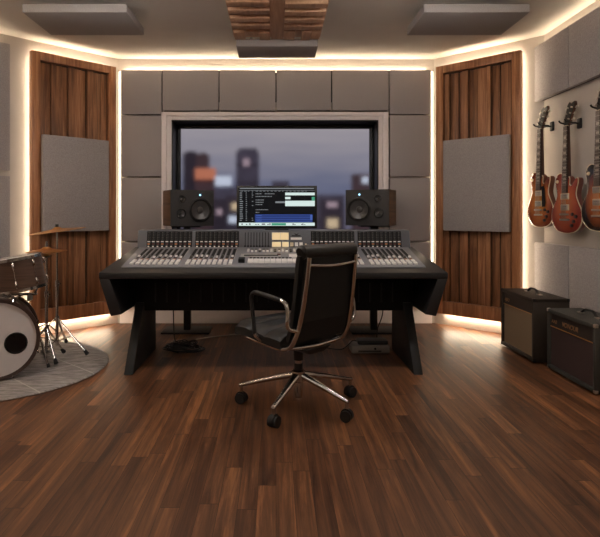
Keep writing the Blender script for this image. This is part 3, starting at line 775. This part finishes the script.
c = MB(); c.cyl((0, 0, .33), (0, 0, .41), .03, 'black', 24, .034); c.cyl((0, 0, .30), (0, 0, .33), .022, 'steel', 24); c.cyl((0, 0, .265), (0, 0, .31), .028, 'black', 24); c.build('column', ch)
c = MB(); c.lathe([(0, .095), (.022, .095), (.026, .12), (.026, .19), (.042, .20), (.042, .262), (.032, .27), (0, .27)], 'chrome', 28); hubo = c.build('hub', ch)
inv = Matrix.Rotation(-A, 3, 'Z')
for (wx, wy) in ((-.012, 3.21), (-.228, 3.62), (.505, 3.745), (.425, 3.30)):
    d = inv@Vector((wx-CHX, wy-CHY, 0)); u = d.normalized()
    c = MB(); a = u*.03; t_ = Matrix()
    c.tube([(a.x, a.y, .235), (d.x*.5, d.y*.5, .185), (d.x*.96, d.y*.96, .125), (d.x*1.03, d.y*1.03, .12)], [.027, .021, .015, .013], 'chrome', 12, smooth_steps=4, flat=.8); c.build('base_arm', ch)
    c = MB(); c.cyl((d.x, d.y, .07), (d.x, d.y, .118), .011, 'chrome', 14); cs_ = c.build('caster', ch)
    side = Vector((-u.y, u.x, 0))
    c = MB()
    for s in (-1, 1): c.cyl(d+side*s*.006+Vector((0, 0, .034)), d+side*s*.029+Vector((0, 0, .034)), .034, 'rubber', 24)
    c.cyl(d+side*-.012+Vector((0, 0, .04)), d+side*.012+Vector((0, 0, .04)), .038, 'rubber', 20); c.build('wheel', cs_)

# ================================================================== guitars
def cat(pts, k=6, closed=True):
    out = []; n = len(pts)
    for i in range(n):
        p0, p1, p2, p3 = (Vector(pts[(i+j) % n]) for j in (-1, 0, 1, 2))
        for s in range(k):
            u = s/k; out.append(.5*((2*p1)+(p2-p0)*u+(2*p0-5*p1+4*p2-p3)*u*u+(3*p1-p0-3*p2+p3)*u**3))
    return out
LP = [(-.032, .425), (-.07, .437), (-.108, .42), (-.120, .375), (-.108, .318), (-.103, .27), (-.126, .22), (-.158, .165), (-.165, .11), (-.148, .052), (-.10, .013), (-.045, 0),
      (0, -.003), (.045, 0), (.10, .013), (.148, .052), (.165, .11), (.158, .165), (.126, .22), (.104, .27), (.108, .315), (.122, .355), (.124, .388), (.108, .395), (.082, .368), (.055, .343), (.034, .352), (.033, .40), (.0, .42)]
def guitar(label, X, Y, Z, sc_, face_m, side_m, guard, pick_m, binding='cream'):
    r = thing('electric_guitar', label, 'guitar', (X, Y, Z), -PI/2+R(8), 'electric guitars hanging on the right wall', sc_)
    out = cat(LP, 5)
    def ring(k, y):
        c = Vector((0, .2)); return [(c+(p-c)*k, y) for p in out]
    def shell(secs, m, cap0=True, cap1=True):
        t = bmesh.new(); rs = [[t.verts.new((p.x, y, p.y)) for p, y in s] for s in secs]; n = len(out)
        for a, b in zip(rs, rs[1:]):
            for i in range(n): t.faces.new((a[i], a[(i+1) % n], b[(i+1) % n], b[i]))
        if cap0: t.faces.new(rs[0][::-1])
        if cap1: t.faces.new(rs[-1])
        bmesh.ops.recalc_face_normals(t, faces=t.faces)
        mb = MB(); mb._put(t, m, True); return mb
    body = shell([ring(.97, .027), ring(1.0, .02), ring(1.0, -.014)], side_m).build('body', r)
    shell([ring(1.004, -.012), ring(1.004, -.0185)], binding).build('binding', body)
    shell([ring(.985, -.0175), ring(.97, -.021), ring(.86, -.0255), ring(.6, -.0285)], face_m, True, True).build('top_face', body)
    c = MB(); c.hexa([(-.028, -.02, .33), (.028, -.02, .33), (.024, .008, .33), (-.024, .008, .33), (-.022, -.018, .78), (.022, -.018, .78), (.016, .0, .78), (-.016, .0, .78)], 'neck', .004); c.build('neck', r)
    c = MB(); c.hexa([(-.029, -.035, .29), (.029, -.035, .29), (.029, -.02, .29), (-.029, -.02, .29), (-.0225, -.027, .775), (.0225, -.027, .775), (.0225, -.017, .775), (-.0225, -.017, .775)], 'ebony')
    def fy(z): return -.035+(z-.29)/(.485)*.008
    scale_l = .625
    zs = []
    for k in range(1, 21):
        z = .775-scale_l*(1-2**(-k/12)); zs.append(z)
        c.box((-.025, fy(z)-.0022, z-.001), (.025, fy(z), z+.001), 'nickel')
    for k in (2, 4, 6, 8, 11, 14, 16, 18):
        z = (zs[k]+zs[k-1])/2; h = (zs[k-1]-zs[k])*.3; c.box((-.014, fy(z)-.0015, z-h), (.014, fy(z), z+h), 'inlay')
    c.build('fretboard', r)
    # headstock, tilted back
    T = Matrix.Translation((0, -.012, .775))@Matrix.Rotation(R(-15), 4, 'X')
    c = MB(); c.X = T
    HS = [(-.021, 0), (-.031, .035), (-.036, .10), (-.042, .165), (-.030, .185), (-.012, .178), (0, .165), (.012, .178), (.030, .185), (.042, .165), (.036, .10), (.031, .035), (.021, 0)]
    c.prism([(p[0], p[1]) for p in HS], -.008, .008, 'neck', 'Y', .0015)
    c.prism([(p[0]*.93, p[1]*.97+.002) for p in HS], -.0105, -.008, 'black', 'Y')
    c.box((-.022, -.014, -.006), (.022, -.002, .0), 'cream')
    hd = c.build('headstock', r)
    for s in (-1, 1):
        for z in (.045, .09, .135):
            c = MB(); c.X = T; c.cyl((s*.022, -.022, z), (s*.022, -.008, z), .005, 'nickel', 12); c.cyl((s*.03, .0, z), (s*.052, .0, z), .0025, 'nickel', 8)
            c.box((s*.056-.007, -.006, z-.009), (s*.056+.007, .006, z+.009), 'nickel', .003); c.build('tuning_peg', hd)
    for z in (.265, .185):
        c = MB(); c.box((-.045, -.033, z-.022), (.045, -.022, z+.022), 'cream' if pick_m != 'slot' else 'black', .003); c.box((-.036, -.039, z-.017), (.036, -.03, z+.017), pick_m, .004)
        for k in range(6): c.cyl((-.026+k*.0104, -.0405, z+.006), (-.026+k*.0104, -.038, z+.006), .0022, 'slot', 8)
        c.build('pickup', r)
    c = MB(); c.box((-.045, -.042, .128), (.045, -.034, .141), 'nickel', .003); c.cyl((-.04, -.036, .134), (-.04, -.02, .134), .005, 'nickel', 10); c.cyl((.04, -.036, .134), (.04, -.02, .134), .005, 'nickel', 10); c.build('bridge', r)
    c = MB(); c.box((-.05, -.04, .090), (.05, -.03, .103), 'nickel', .004); c.cyl((-.043, -.034, .096), (-.043, -.02, .096), .006, 'nickel', 10); c.cyl((.043, -.034, .096), (.043, -.02, .096), .006, 'nickel', 10); c.build('tailpiece', r)
    for x, z in ((.083, .135), (.098, .085), (.118, .12), (.075, .055)):
        c = MB(); c.cyl((x, -.039, z), (x, -.02, z), .011, 'gold' if side_m == 'guitar_dark' else 'ebony', 18, .013); c.build('knob', r)
    c = MB(); c.cyl((-.085, -.032, .375), (-.085, -.02, .375), .012, 'cream', 16); c.cyl((-.085, -.045, .372), (-.085, -.03, .375), .003, 'cream', 8); c.build('pickup_switch', r)
    if guard:
        c = MB(); c.prism([(.036, .315), (.066, .322), (.080, .30), (.092, .19), (.085, .16), (.050, .158), (.050, .24), (.047, .29)], -.036, -.0325, guard, 'Y'); c.build('pickguard', r)
    for k in range(6):
        x0, x1 = -.026+k*.0104, -.0165+k*.0066
        c = MB(); c.tube([(x0, -.040, .098), (x0, -.043, .134), (x1, -.030, .775)], .0009, 'wire', 5); c.build('string', r)
    return r
M['burst_honey'] = sunburst('honey_sunburst', srgb(206, 140, 74), srgb(176, 98, 50), srgb(112, 48, 26), 1.0)
M['burst_cherry'] = sunburst('cherry_sunburst', srgb(190, 112, 58), srgb(170, 82, 52), srgb(134, 52, 38), .9)
M['burst_tobacco'] = sunburst('tobacco_sunburst', srgb(196, 122, 60), srgb(136, 72, 38), srgb(20, 15, 14), .86)
M['guitar_brown'] = mat('brown_guitar_back', srgb(120, 68, 42), .3, var=.12, vscale=20, coat=.4)
M['guitar_red'] = mat('red_brown_guitar_back', srgb(112, 52, 38), .3, var=.12, vscale=20, coat=.4)
M['guitar_dark'] = mat('near_black_guitar_back', srgb(34, 26, 26), .3, var=.1, coat=.4)
GX = 2.535
gs = [(5.24, 1.117, 1.205), (4.765, 1.077, 1.195), (4.28, 1.11, 1.21)]
guitar('honey sunburst electric guitar with black pickguard, farthest of the hanging guitars', GX, *gs[0], 'burst_honey', 'guitar_brown', 'slot', 'nickel')
guitar('red brown electric guitar without pickguard, hanging between two others', GX, *gs[1], 'burst_cherry', 'guitar_red', None, 'nickel')
guitar('dark edged sunburst electric guitar with cream pickguard, at the right picture edge', GX, *gs[2], 'burst_tobacco', 'guitar_dark', 'cream', 'nickel')
for (y, z, s), nm in zip(gs, ('farthest, honey sunburst', 'middle, red brown', 'nearest, dark edged')):
    zz = z+s*.795; r = thing('guitar_hanger', 'black wall hanger holding the %s guitar' % nm, 'hanger', (RX, y, zz), -PI/2, 'guitar wall hangers')
    c = MB(); c.box((-.028, -.022, -.045), (.028, 0, .045), 'black', .008); c.build('wall_block', r)
    c = MB(); c.tube([(0, -.02, 0), (0, -.05, 0), (0, -.066, 0)], .008, 'black', 10); c.build('arm', r)
    for s_ in (-1, 1):
        c = MB(); c.tube([(0, -.062, 0), (s_*.046, -.066, 0), (s_*.048, -.10, .0), (s_*.048, -.15, .012), (s_*.048, -.165, .03)], .0075, 'black', 10, smooth_steps=4); c.build('prong', r)

# ================================================================== guitar amplifiers
def text_mesh(body, size, m, name, parent, loc, rot, shear=.0, depth=.002):
    cu = bpy.data.curves.new('lettering', 'FONT'); cu.body = body; cu.size = size; cu.extrude = depth; cu.shear = shear; cu.resolution_u = 3
    ob = bpy.data.objects.new('lettering', cu); COL.objects.link(ob)
    bpy.context.view_layer.update()
    me = bpy.data.meshes.new_from_object(ob.evaluated_get(bpy.context.evaluated_depsgraph_get()))
    bpy.data.objects.remove(ob); bpy.data.curves.remove(cu)
    me.materials.clear(); me.materials.append(M[m])
    o = bpy.data.objects.new(name, me); COL.objects.link(o); o.parent = parent; o.location = loc; o.rotation_euler = rot
    return o
def amp(label, x0, x1, y0, y1, h, tolex, grille, words, corners):
    """front faces the room (local -y); local x runs toward the camera"""
    W_ = (y1-y0); D = x1-x0
    r = thing('guitar_amplifier', label, 'amplifier', (x0, (y0+y1)/2, 0), -PI/2, 'guitar amplifiers')
    hw = W_/2; b0 = .012
    c = MB()
    e = .032
    c.box((-hw, 0, h-e), (hw, D, h), tolex, .008); c.box((-hw, 0, b0), (hw, D, b0+e), tolex, .008)
    c.box((-hw, .0, b0+.005), (-hw+e, D, h-.005), tolex, .008); c.box((hw-e, .0, b0+.005), (hw, D, h-.005), tolex, .008)
    c.box((-hw+.01, .05, b0+.01), (hw-.01, D-.01, h-.01), tolex); c.build('cabinet', r)
    zt = h-e-.105
    c = MB(); c.box((-hw+e, .018, zt), (hw-e, .05, h-e), 'amp_panel'); pan = c.build('control_panel', r)
    c = MB(); c.box((-hw+e, .02, b0+e), (hw-e, .05, zt), grille); c.build('grille_cloth', r)
    c = MB(); c.cyl((-hw+e, .017, zt), (hw-e, .017, zt), .004, 'gold', 10); c.build('piping', r)
    for body, u, sz in words: text_mesh(body, sz, 'goldtext', 'logo', r, (-hw+e+u, .017, zt+.03), (PI/2, 0, 0), .25, .001)
    c = MB(); c.tube([(-.11, D*.5, h+.004), (-.085, D*.5, h+.018), (-.045, D*.5, h+.04), (.045, D*.5, h+.04), (.085, D*.5, h+.018), (.11, D*.5, h+.004)], .011, 'black', 10, smooth_steps=5, flat=.7); ha = c.build('handle', r)
    for s in (-1, 1):
        c = MB(); c.box((s*.115-.025, D*.5-.017, h), (s*.115+.025, D*.5+.017, h+.009), 'nickel', .003); c.build('handle_cap', ha)
    for sx in (-1, 1):
        for y in (0, D):
            for z in (b0, h):
                c = MB(); a = .026; f = 1 if y == 0 else -1; g_ = 1 if z == b0 else -1
                lo = Vector((sx*(hw+.0015), y-f*.0015, z-g_*.0015)); hi = Vector((sx*(hw-a), y+f*a, z+g_*a))
                c.box([min(lo[i], hi[i]) for i in range(3)], [max(lo[i], hi[i]) for i in range(3)], corners, .006); c.build('corner', r)
        for y in (.05, D-.05):
            c = MB(); c.cyl((sx*(hw-.07), y, 0), (sx*(hw-.07), y, b0+.004), .018, 'rubber', 16); c.build('foot', r)
amp('black guitar amplifier with tan grille, farther of the two by the right wall', 2.13, 2.435, 4.555, 5.21, .538, 'tolex_brown', 'grille_tan', [('AJBO', .012, .045)], 'black')
amp('dark grey guitar amplifier with oxblood grille, nearer of the two at the right picture edge', 2.178, 2.48, 3.755, 4.425, .487, 'tolex_green', 'grille_dark', [('AAB', .012, .042), ('VONOUR', .17, .052)], 'nickel')

# ================================================================== rug and drums
RGX, RGY = -2.3, 4.42
c = MB(); c.lathe([(0, 0), (.905, 0), (.915, .006), (.905, .014), (0, .016)], 'rug', 96)
rug = tag(c.build('round_rug', loc=(RGX, RGY, 0)), 'round mottled grey rug with pale crossing lines under the drums', 'rug')
rz = .016
bd = thing('bass_drum', 'bass drum with white front head and round port hole on the rug', 'drum', (-2.05, 4.02, rz), R(25))
T = Matrix.Rotation(-PI/2, 4, 'X')         # lathe z -> world +y
CZ = .302
TT = Matrix.Translation((0, 0, CZ))@T
c = MB(); c.lathe([(.272, .03), (.278, .03), (.278, .40), (.272, .40)], 'drum_shell', 56, TT, True); c.build('shell', bd)
for y in (0, .40):
    c = MB(); c.lathe([(.274, y), (.30, y), (.302, y+.004), (.302, y+.04), (.30, y+.044), (.276, y+.044)], 'hoop', 64, TT, True); c.build('hoop', bd)
t = bmesh.new(); n = 56; hx, hz, hr = .135, -.035, .074
o1 = [t.verts.new((.277*math.cos(2*PI*j/n), .012, CZ+.277*math.sin(2*PI*j/n))) for j in range(n)]
i1 = [t.verts.new((hx+hr*math.cos(2*PI*j/n), .012, CZ+hz+hr*math.sin(2*PI*j/n))) for j in range(n)]
for j in range(n): t.faces.new((o1[j], o1[(j+1) % n], i1[(j+1) % n], i1[j]))
c = MB(); c._put(t, 'head'); c.build('front_head', bd)
c = MB(); c.lathe([(hr-.004, -.003), (hr+.006, -.003), (hr+.006, .003), (hr-.004, .003)], 'black', 40, Matrix.Translation((hx, .012, CZ+hz))@T, True); c.build('port_ring', bd)
c = MB(); c.cyl((0, .41, CZ), (0, .415, CZ), .277, 'head', 56); c.build('rear_head', bd)
for k in range(8):
    a = 2*PI*(k+.5)/8
    d = Vector((math.cos(a), 0, math.sin(a)))
    c = MB(); p0 = Vector((0, -.004, CZ))+d*.296; c.tube([p0+Vector((0, 0, 0)), p0+d*.014+Vector((0, .01, 0)), p0+d*.012+Vector((0, .07, 0)), p0+Vector((0, .12, 0))-d*.006], [.006, .006, .0035, .0035], 'chrome', 8)
    c.tube([p0+Vector((0, .11, 0))-d*.016, p0+Vector((0, .19, 0))-d*.016], .011, 'chrome', 10); c.build('tension_claw', bd)
for s in (-1, 1):
    c = MB(); c.tube([(s*.272, .26, CZ+.02), (s*.315, .25, CZ-.08), (s*.365, .22, .012)], .009, 'chrome', 10); c.tube([(s*.364, .222, .036), (s*.37, .216, .008)], [.011, .014], 'rubber', 10); sp_ = c.build('spur', bd)
# rack tom
tom = thing('rack_tom', 'brown striped tom drum with chrome hoops mounted above the bass drum', 'drum', (-1.985, 4.25, .785))
TM = Matrix.Rotation(R(-9), 4, 'Y')@Matrix.Rotation(R(3), 4, 'X')
c = MB(); c.X = TM; c.lathe([(.176, -.115), (.18, -.115), (.18, .115), (.176, .115)], 'drum_shell', 48, None, True); c.build('shell', tom)
for z in (.108, -.128):
    c = MB(); c.X = TM; c.lathe([(.181, z), (.19, z), (.19, z+.006), (.186, z+.006), (.186, z+.016), (.19, z+.017), (.19, z+.022), (.181, z+.022)], 'chrome', 56, None, True); c.build('hoop', tom)
c = MB(); c.X = TM; c.cyl((0, 0, .114), (0, 0, .118), .18, 'head', 48); c.build('batter_head', tom)
c = MB(); c.X = TM; c.cyl((0, 0, -.118), (0, 0, -.114), .18, 'head', 48); c.build('resonant_head', tom)
for k in range(8):
    a = 2*PI*(k+.35)/8; d = Vector((math.cos(a), math.sin(a), 0))
    c = MB(); c.X = TM
    c.tube([d*.192+Vector((0, 0, .125)), d*.192+Vector((0, 0, -.125))], .0018, 'chrome', 8)
    for z in (.07, -.07): c.tube([d*.183+Vector((0, 0, z-.022)), d*.194+Vector((0, 0, z-.008)), d*.194+Vector((0, 0, z+.008)), d*.183+Vector((0, 0, z+.022))], .0085, 'chrome', 10)
    c.build('lug', tom)
c = MB(); c.tube([(-.10, .04, -.115), (-.10, .04, -.158)], .011, 'chrome', 12)
c.build('mount_tube', tom)
c = MB(); c.box((-.13, .02, -.175), (.12, .06, -.158), 'chrome', .006); c.tube([(.10, .04, -.165), (.12, .03, -.14), (.14, .02, -.10)], .007, 'chrome', 8)
c.cyl((.02, .022, -.167), (.02, -.035, -.167), .009, 'chrome', 10); c.box((.06, 0, -.215), (.085, .05, -.17), 'steel', .004); c.build('bracket', tom)
# holder on the bass drum
hd = thing('tom_holder', 'chrome tom holder standing on top of the bass drum', 'stand', (-2.085, 4.29, rz+CZ+.262))
c = MB(); c.box((-.06, -.04, -.004), (.06, .04, .02), 'chrome', .006); c.build('base_plate', hd)
c = MB(); c.tube([(0, 0, .016), (0, 0, .046)], .014, 'chrome', 14); c.build('post', hd)
# cymbals
def tripod(r, h, zjoin, spread, angs, rad, low=.10):
    c = MB(); c.tube([(0, 0, .06), (0, 0, h*.55)], .0125, 'chrome', 14); c.tube([(0, 0, h*.55), (0, 0, h)], .009, 'chrome', 12)
    c.cyl((0, 0, h*.53), (0, 0, h*.58), .018, 'chrome', 16); c.tube([(0, 0, h*.555), (.035, -.02, h*.555)], .006, 'chrome', 8); c.build('pole', r)
    for a in angs:
        d = Vector((math.cos(R(a)), math.sin(R(a)), 0))
        c = MB(); c.tube([d*.015+Vector((0, 0, zjoin)), d*spread*.5+Vector((0, 0, zjoin*.55)), d*spread+Vector((0, 0, .027))], .0095, 'chrome', 10, flat=.7)
        c.tube([d*.012+Vector((0, 0, low)), d*spread*.52+Vector((0, 0, zjoin*.54))], .006, 'chrome', 8); lg = c.build('leg', r)
        c = MB(); c.tube([d*(spread-.022)+Vector((0, 0, .044)), d*(spread+.008)+Vector((0, 0, .016))], [.013, .018], 'rubber', 12); c.build('rubber_foot', lg)
    c = MB(); c.cyl((0, 0, zjoin-.02), (0, 0, zjoin+.02), .019, 'chrome', 16); c.cyl((0, 0, low-.015), (0, 0, low+.015), .017, 'chrome', 16); c.build('collar', r)
def cymbal_prof(rad): return [(.006, .024), (.02, .022), (.034, .014), (.045, .006), (rad*.5, -.002), (rad, -.014), (rad, -.0155), (rad*.5, -.0035), (.045, .0045), (.034, .0125), (.02, .0205), (.006, .0225)]
P = px(57, 229.5, 4.88)
cst = thing('cymbal_stand', 'tall chrome tripod cymbal stand on the rug behind the hi-hat', 'stand', (P.x, 4.88, rz), 0)
ch_ = P.z-rz
tripod(cst, ch_+.012, .30, .33, (-22, 98, 218), .01)
c = MB(); c.cyl((0, 0, ch_+.022), (0, 0, ch_+.04), .014, 'black', 14); c.tube([(-.012, 0, ch_+.04), (.012, 0, ch_+.04)], .007, 'black', 8); c.cyl((0, 0, ch_+.0), (0, 0, ch_+.022), .007, 'black', 12); c.build('wing_nut', cst)
cy = thing('crash_cymbal', 'large tilted bronze crash cymbal on top of the tall stand', 'cymbal', (P.x, 4.88, P.z))
c = MB(); c.lathe(cymbal_prof(.245), 'bronze', 64, Matrix.Rotation(R(-7), 4, 'Y')@Matrix.Rotation(R(3), 4, 'X'), True); c.build('plate', cy)
P = px(46.5, 252, 4.62)
hh = thing('hi_hat_stand', 'chrome hi-hat stand with pedal and arched legs beside the bass drum', 'stand', (P.x, 4.62, rz))
z_ = P.z-rz
tripod(hh, z_+.09, .26, .21, (-48, 72, 192), .01)
c = MB(); c.tube([(-.10, -.02, .17), (-.085, -.02, .25), (0, -.02, .30), (.085, -.02, .25), (.10, -.02, .17)], .006, 'chrome', 8, smooth_steps=6); c.build('arch_brace', hh)
c = MB(); c.cyl((0, 0, z_-.045), (0, 0, z_-.02), .03, 'black', 18, .014); c.cyl((0, 0, z_+.045), (0, 0, z_+.07), .013, 'chrome', 14); c.build('clutch', hh)
c = MB(); c.X = Matrix.Rotation(R(205), 4, 'Z'); c.hexa([(-.045, -.30, .005), (.045, -.30, .005), (.045, -.09, .06), (-.045, -.09, .06), (-.045, -.30, .015), (.045, -.30, .015), (.045, -.09, .07), (-.045, -.09, .07)], 'steel', .003); c.box((-.04, -.32, 0), (.04, -.28, .02), 'steel', .004); c.tube([(0, -.1, .065), (0, -.012, .10)], .005, 'black', 8)
c.build('pedal', hh)
for nm, lab, dz, fl_ in (('a', 'upper hi-hat cymbal, bronze, on the lower chrome stand', .021, 1), ('b', 'lower hi-hat cymbal, bronze, upturned beneath its twin', -.012, -1)):
    cy = thing('hi_hat_cymbal', lab, 'cymbal', (P.x, 4.62, P.z+dz), 0, 'hi-hat cymbals')
    c = MB(); Tm = Matrix.Rotation(R(-2), 4, 'Y')
    if fl_ < 0: Tm = Tm@Matrix.Rotation(PI, 4, 'X')
    c.lathe(cymbal_prof(.165), 'bronze', 56, Tm, True); c.build('plate', cy)

# ================================================================== cables and case under the console
rr = random.Random(21)
cc = thing('cable_coil', 'tangled heap of black cables on the floor under the console', 'cable', (-.83, 4.98, 0))
for k in range(7):
    c = MB(); a0 = rr.random()*6.28; R0 = rr.uniform(.07, .19); ox, oy = rr.uniform(-.09, .09), rr.uniform(-.07, .07); pts = []
    for i in range(22):
        a = a0+i*.75; pts.append((ox+math.cos(a)*R0*(1+.12*math.sin(i*1.7+k)), oy+math.sin(a)*R0*.62, .008+.012*k*rr.uniform(.5, 1.0)+.012*abs(math.sin(i*.9+k))))
    c.tube(pts, .0048, 'cable', 7, smooth_steps=4); c.build('cable_loop', cc)
c = MB(); p_ = [px(a, b, 550*1.25/(b-213)) for a, b in ((196, 340), (206, 338.5), (222, 336.5), (245, 334.5), (262, 333))]
c.tube([(v.x, v.y, .007) for v in p_], .006, 'cable_white', 8, smooth_steps=5); tag(c.build('floor_cable'), 'thin pale cable running right across the floor from the cable heap', 'cable')
c = MB(); p_ = [(-1.0, 5.38, .36), (-1.0, 5.37, .25), (-.99, 5.36, .09), (-.97, 5.34, .012), (-.90, 5.25, .007), (-.85, 5.2, .007), (-.8, 5.19, .007)]
c.tube([(x, y-.02, z+(.12 if z > .2 else 0)) for x, y, z in p_], .005, 'cable', 8, smooth_steps=5); tag(c.build('hanging_cable'), 'black cable hanging down behind the left console leg', 'cable', 'hanging cables')
c = MB(); c.tube([(.99, 5.05, .47), (.985, 5.1, .3), (.95, 5.16, .15), (.96, 5.18, .02), (1.0, 5.1, .007)], .005, 'cable', 8, smooth_steps=5); tag(c.build('hanging_cable'), 'black cable hanging down beside the right console leg', 'cable', 'hanging cables')
ps = thing('power_supply', 'pale grey power supply case on the floor under the right of the console', 'power supply', (.84, 4.98, 0))
c = MB(); c.box((-.17, -.10, 0), (.17, .10, .075), 'grey_case', .012, 3); c.build('case', ps)
c = MB(); c.box((-.11, -.105, .02), (-.105+.2, -.099, .03), 'slot'); c.cyl((.04, -.104, .045), (.04, -.098, .045), .01, 'slot', 14); c.build('front_sockets', ps)
ad = thing('power_adapter', 'flat black adapter lying on the pale grey power supply', 'adapter', (.85, 4.98, .075))
c = MB(); c.box((-.12, -.085, 0), (.15, .07, .035), 'black', .012, 3); c.build('body', ad)
c = MB(); c.tube([(-.12, 0, .016), (-.16, -.01, .02), (-.21, -.03, -.02), (-.27, .02, -.065), (-.42, .10, -.068), (-.62, .14, -.068)], .005, 'cable', 8, smooth_steps=5); c.build('lead', ad)

# ================================================================== the city outside
cg = MB(); cg.box((-160, 20, -42), (160, 300, -40), 'concrete_dark'); tag(cg.build('city_ground'), kind='structure')
def tower(label, x0, x1, ytop, Y, m, signs=(), roof=None):
    a = px(x0, ytop, Y); b = px(x1, ytop, Y); wd = b.x-a.x
    r = thing('city_building', label, 'building', ((a.x+b.x)/2, Y, -40), 0, 'city buildings outside')
    h = a.z+40
    c = MB(); c.box((-wd/2, 0, 0), (wd/2, wd*1.1, h), m)
    for k in range(int(h/3)):
        c.box((-wd/2-.05, -.05, k*3+1.0), (wd/2+.05, .0, k*3+1.25), 'concrete_dark')
    c.build('facade', r)
    if roof:
        c = MB(); c.box((-wd*roof/2, .3*wd, h), (wd*roof/2, .8*wd, h+wd*.16), m); c.build('roof_house', r)
    for sx0, sx1, sy0, sy1, sm in signs:
        p0 = px(sx0, sy1, Y); p1 = px(sx1, sy0, Y)
        c = MB(); c.box((p0.x-(a.x+b.x)/2, -.5, p0.z+40), (p1.x-(a.x+b.x)/2, -.05, p1.z+40), sm); c.build('lit_sign', r)
tower('tall dark tower with a small lit emblem near its top, behind the monitor', 236, 258.5, 151, 90, 'concrete', [(243.5, 249.5, 159, 166, 'sign_pink')], .8)
tower('stepped brown office block at the left edge of the window', 183, 197, 153, 84, 'concrete_dark', [], .7)
tower('dark office block with an orange lit sign, seen left in the window', 196, 208, 154, 80, 'facade_brown', [], .4)
tower('low brown block carrying the orange sign', 195, 216, 178, 70, 'facade_brown', [(195.5, 216, 168.5, 179.5, 'sign_orange')])
tower('low block with a wide white lit sign beside the tower', 214, 234, 186, 66, 'concrete', [(215.5, 231.5, 176.5, 186, 'sign_white')])
tower('low dark block between the left speaker and the monitor', 213, 228, 199, 60, 'concrete_dark', [(217, 222, 209, 215, 'sign_pink')])
tower('low block with two pale lamps left of the monitor', 226, 242, 196, 56, 'concrete_dark', [(232, 239, 203, 210, 'sign_warm'), (229, 237.5, 216, 223, 'sign_white')])
tower('small dark tower right above the monitor', 272, 289, 181, 110, 'concrete')
tower('brown block with a white lit emblem beside the right speaker', 354, 372, 174, 82, 'facade_brown', [(362, 368, 177, 183.5, 'sign_white')])
tower('distant low grey block right of the monitor', 318, 345, 195, 130, 'concrete')
tower('low block with pink and warm lit signs right of the monitor', 322, 342, 200, 60, 'concrete_dark', [(327, 337, 202, 207.5, 'sign_pink'), (327, 337.5, 218.5, 228, 'sign_warm')])
tower('grey block low behind the monitor', 240, 320, 204, 75, 'concrete')
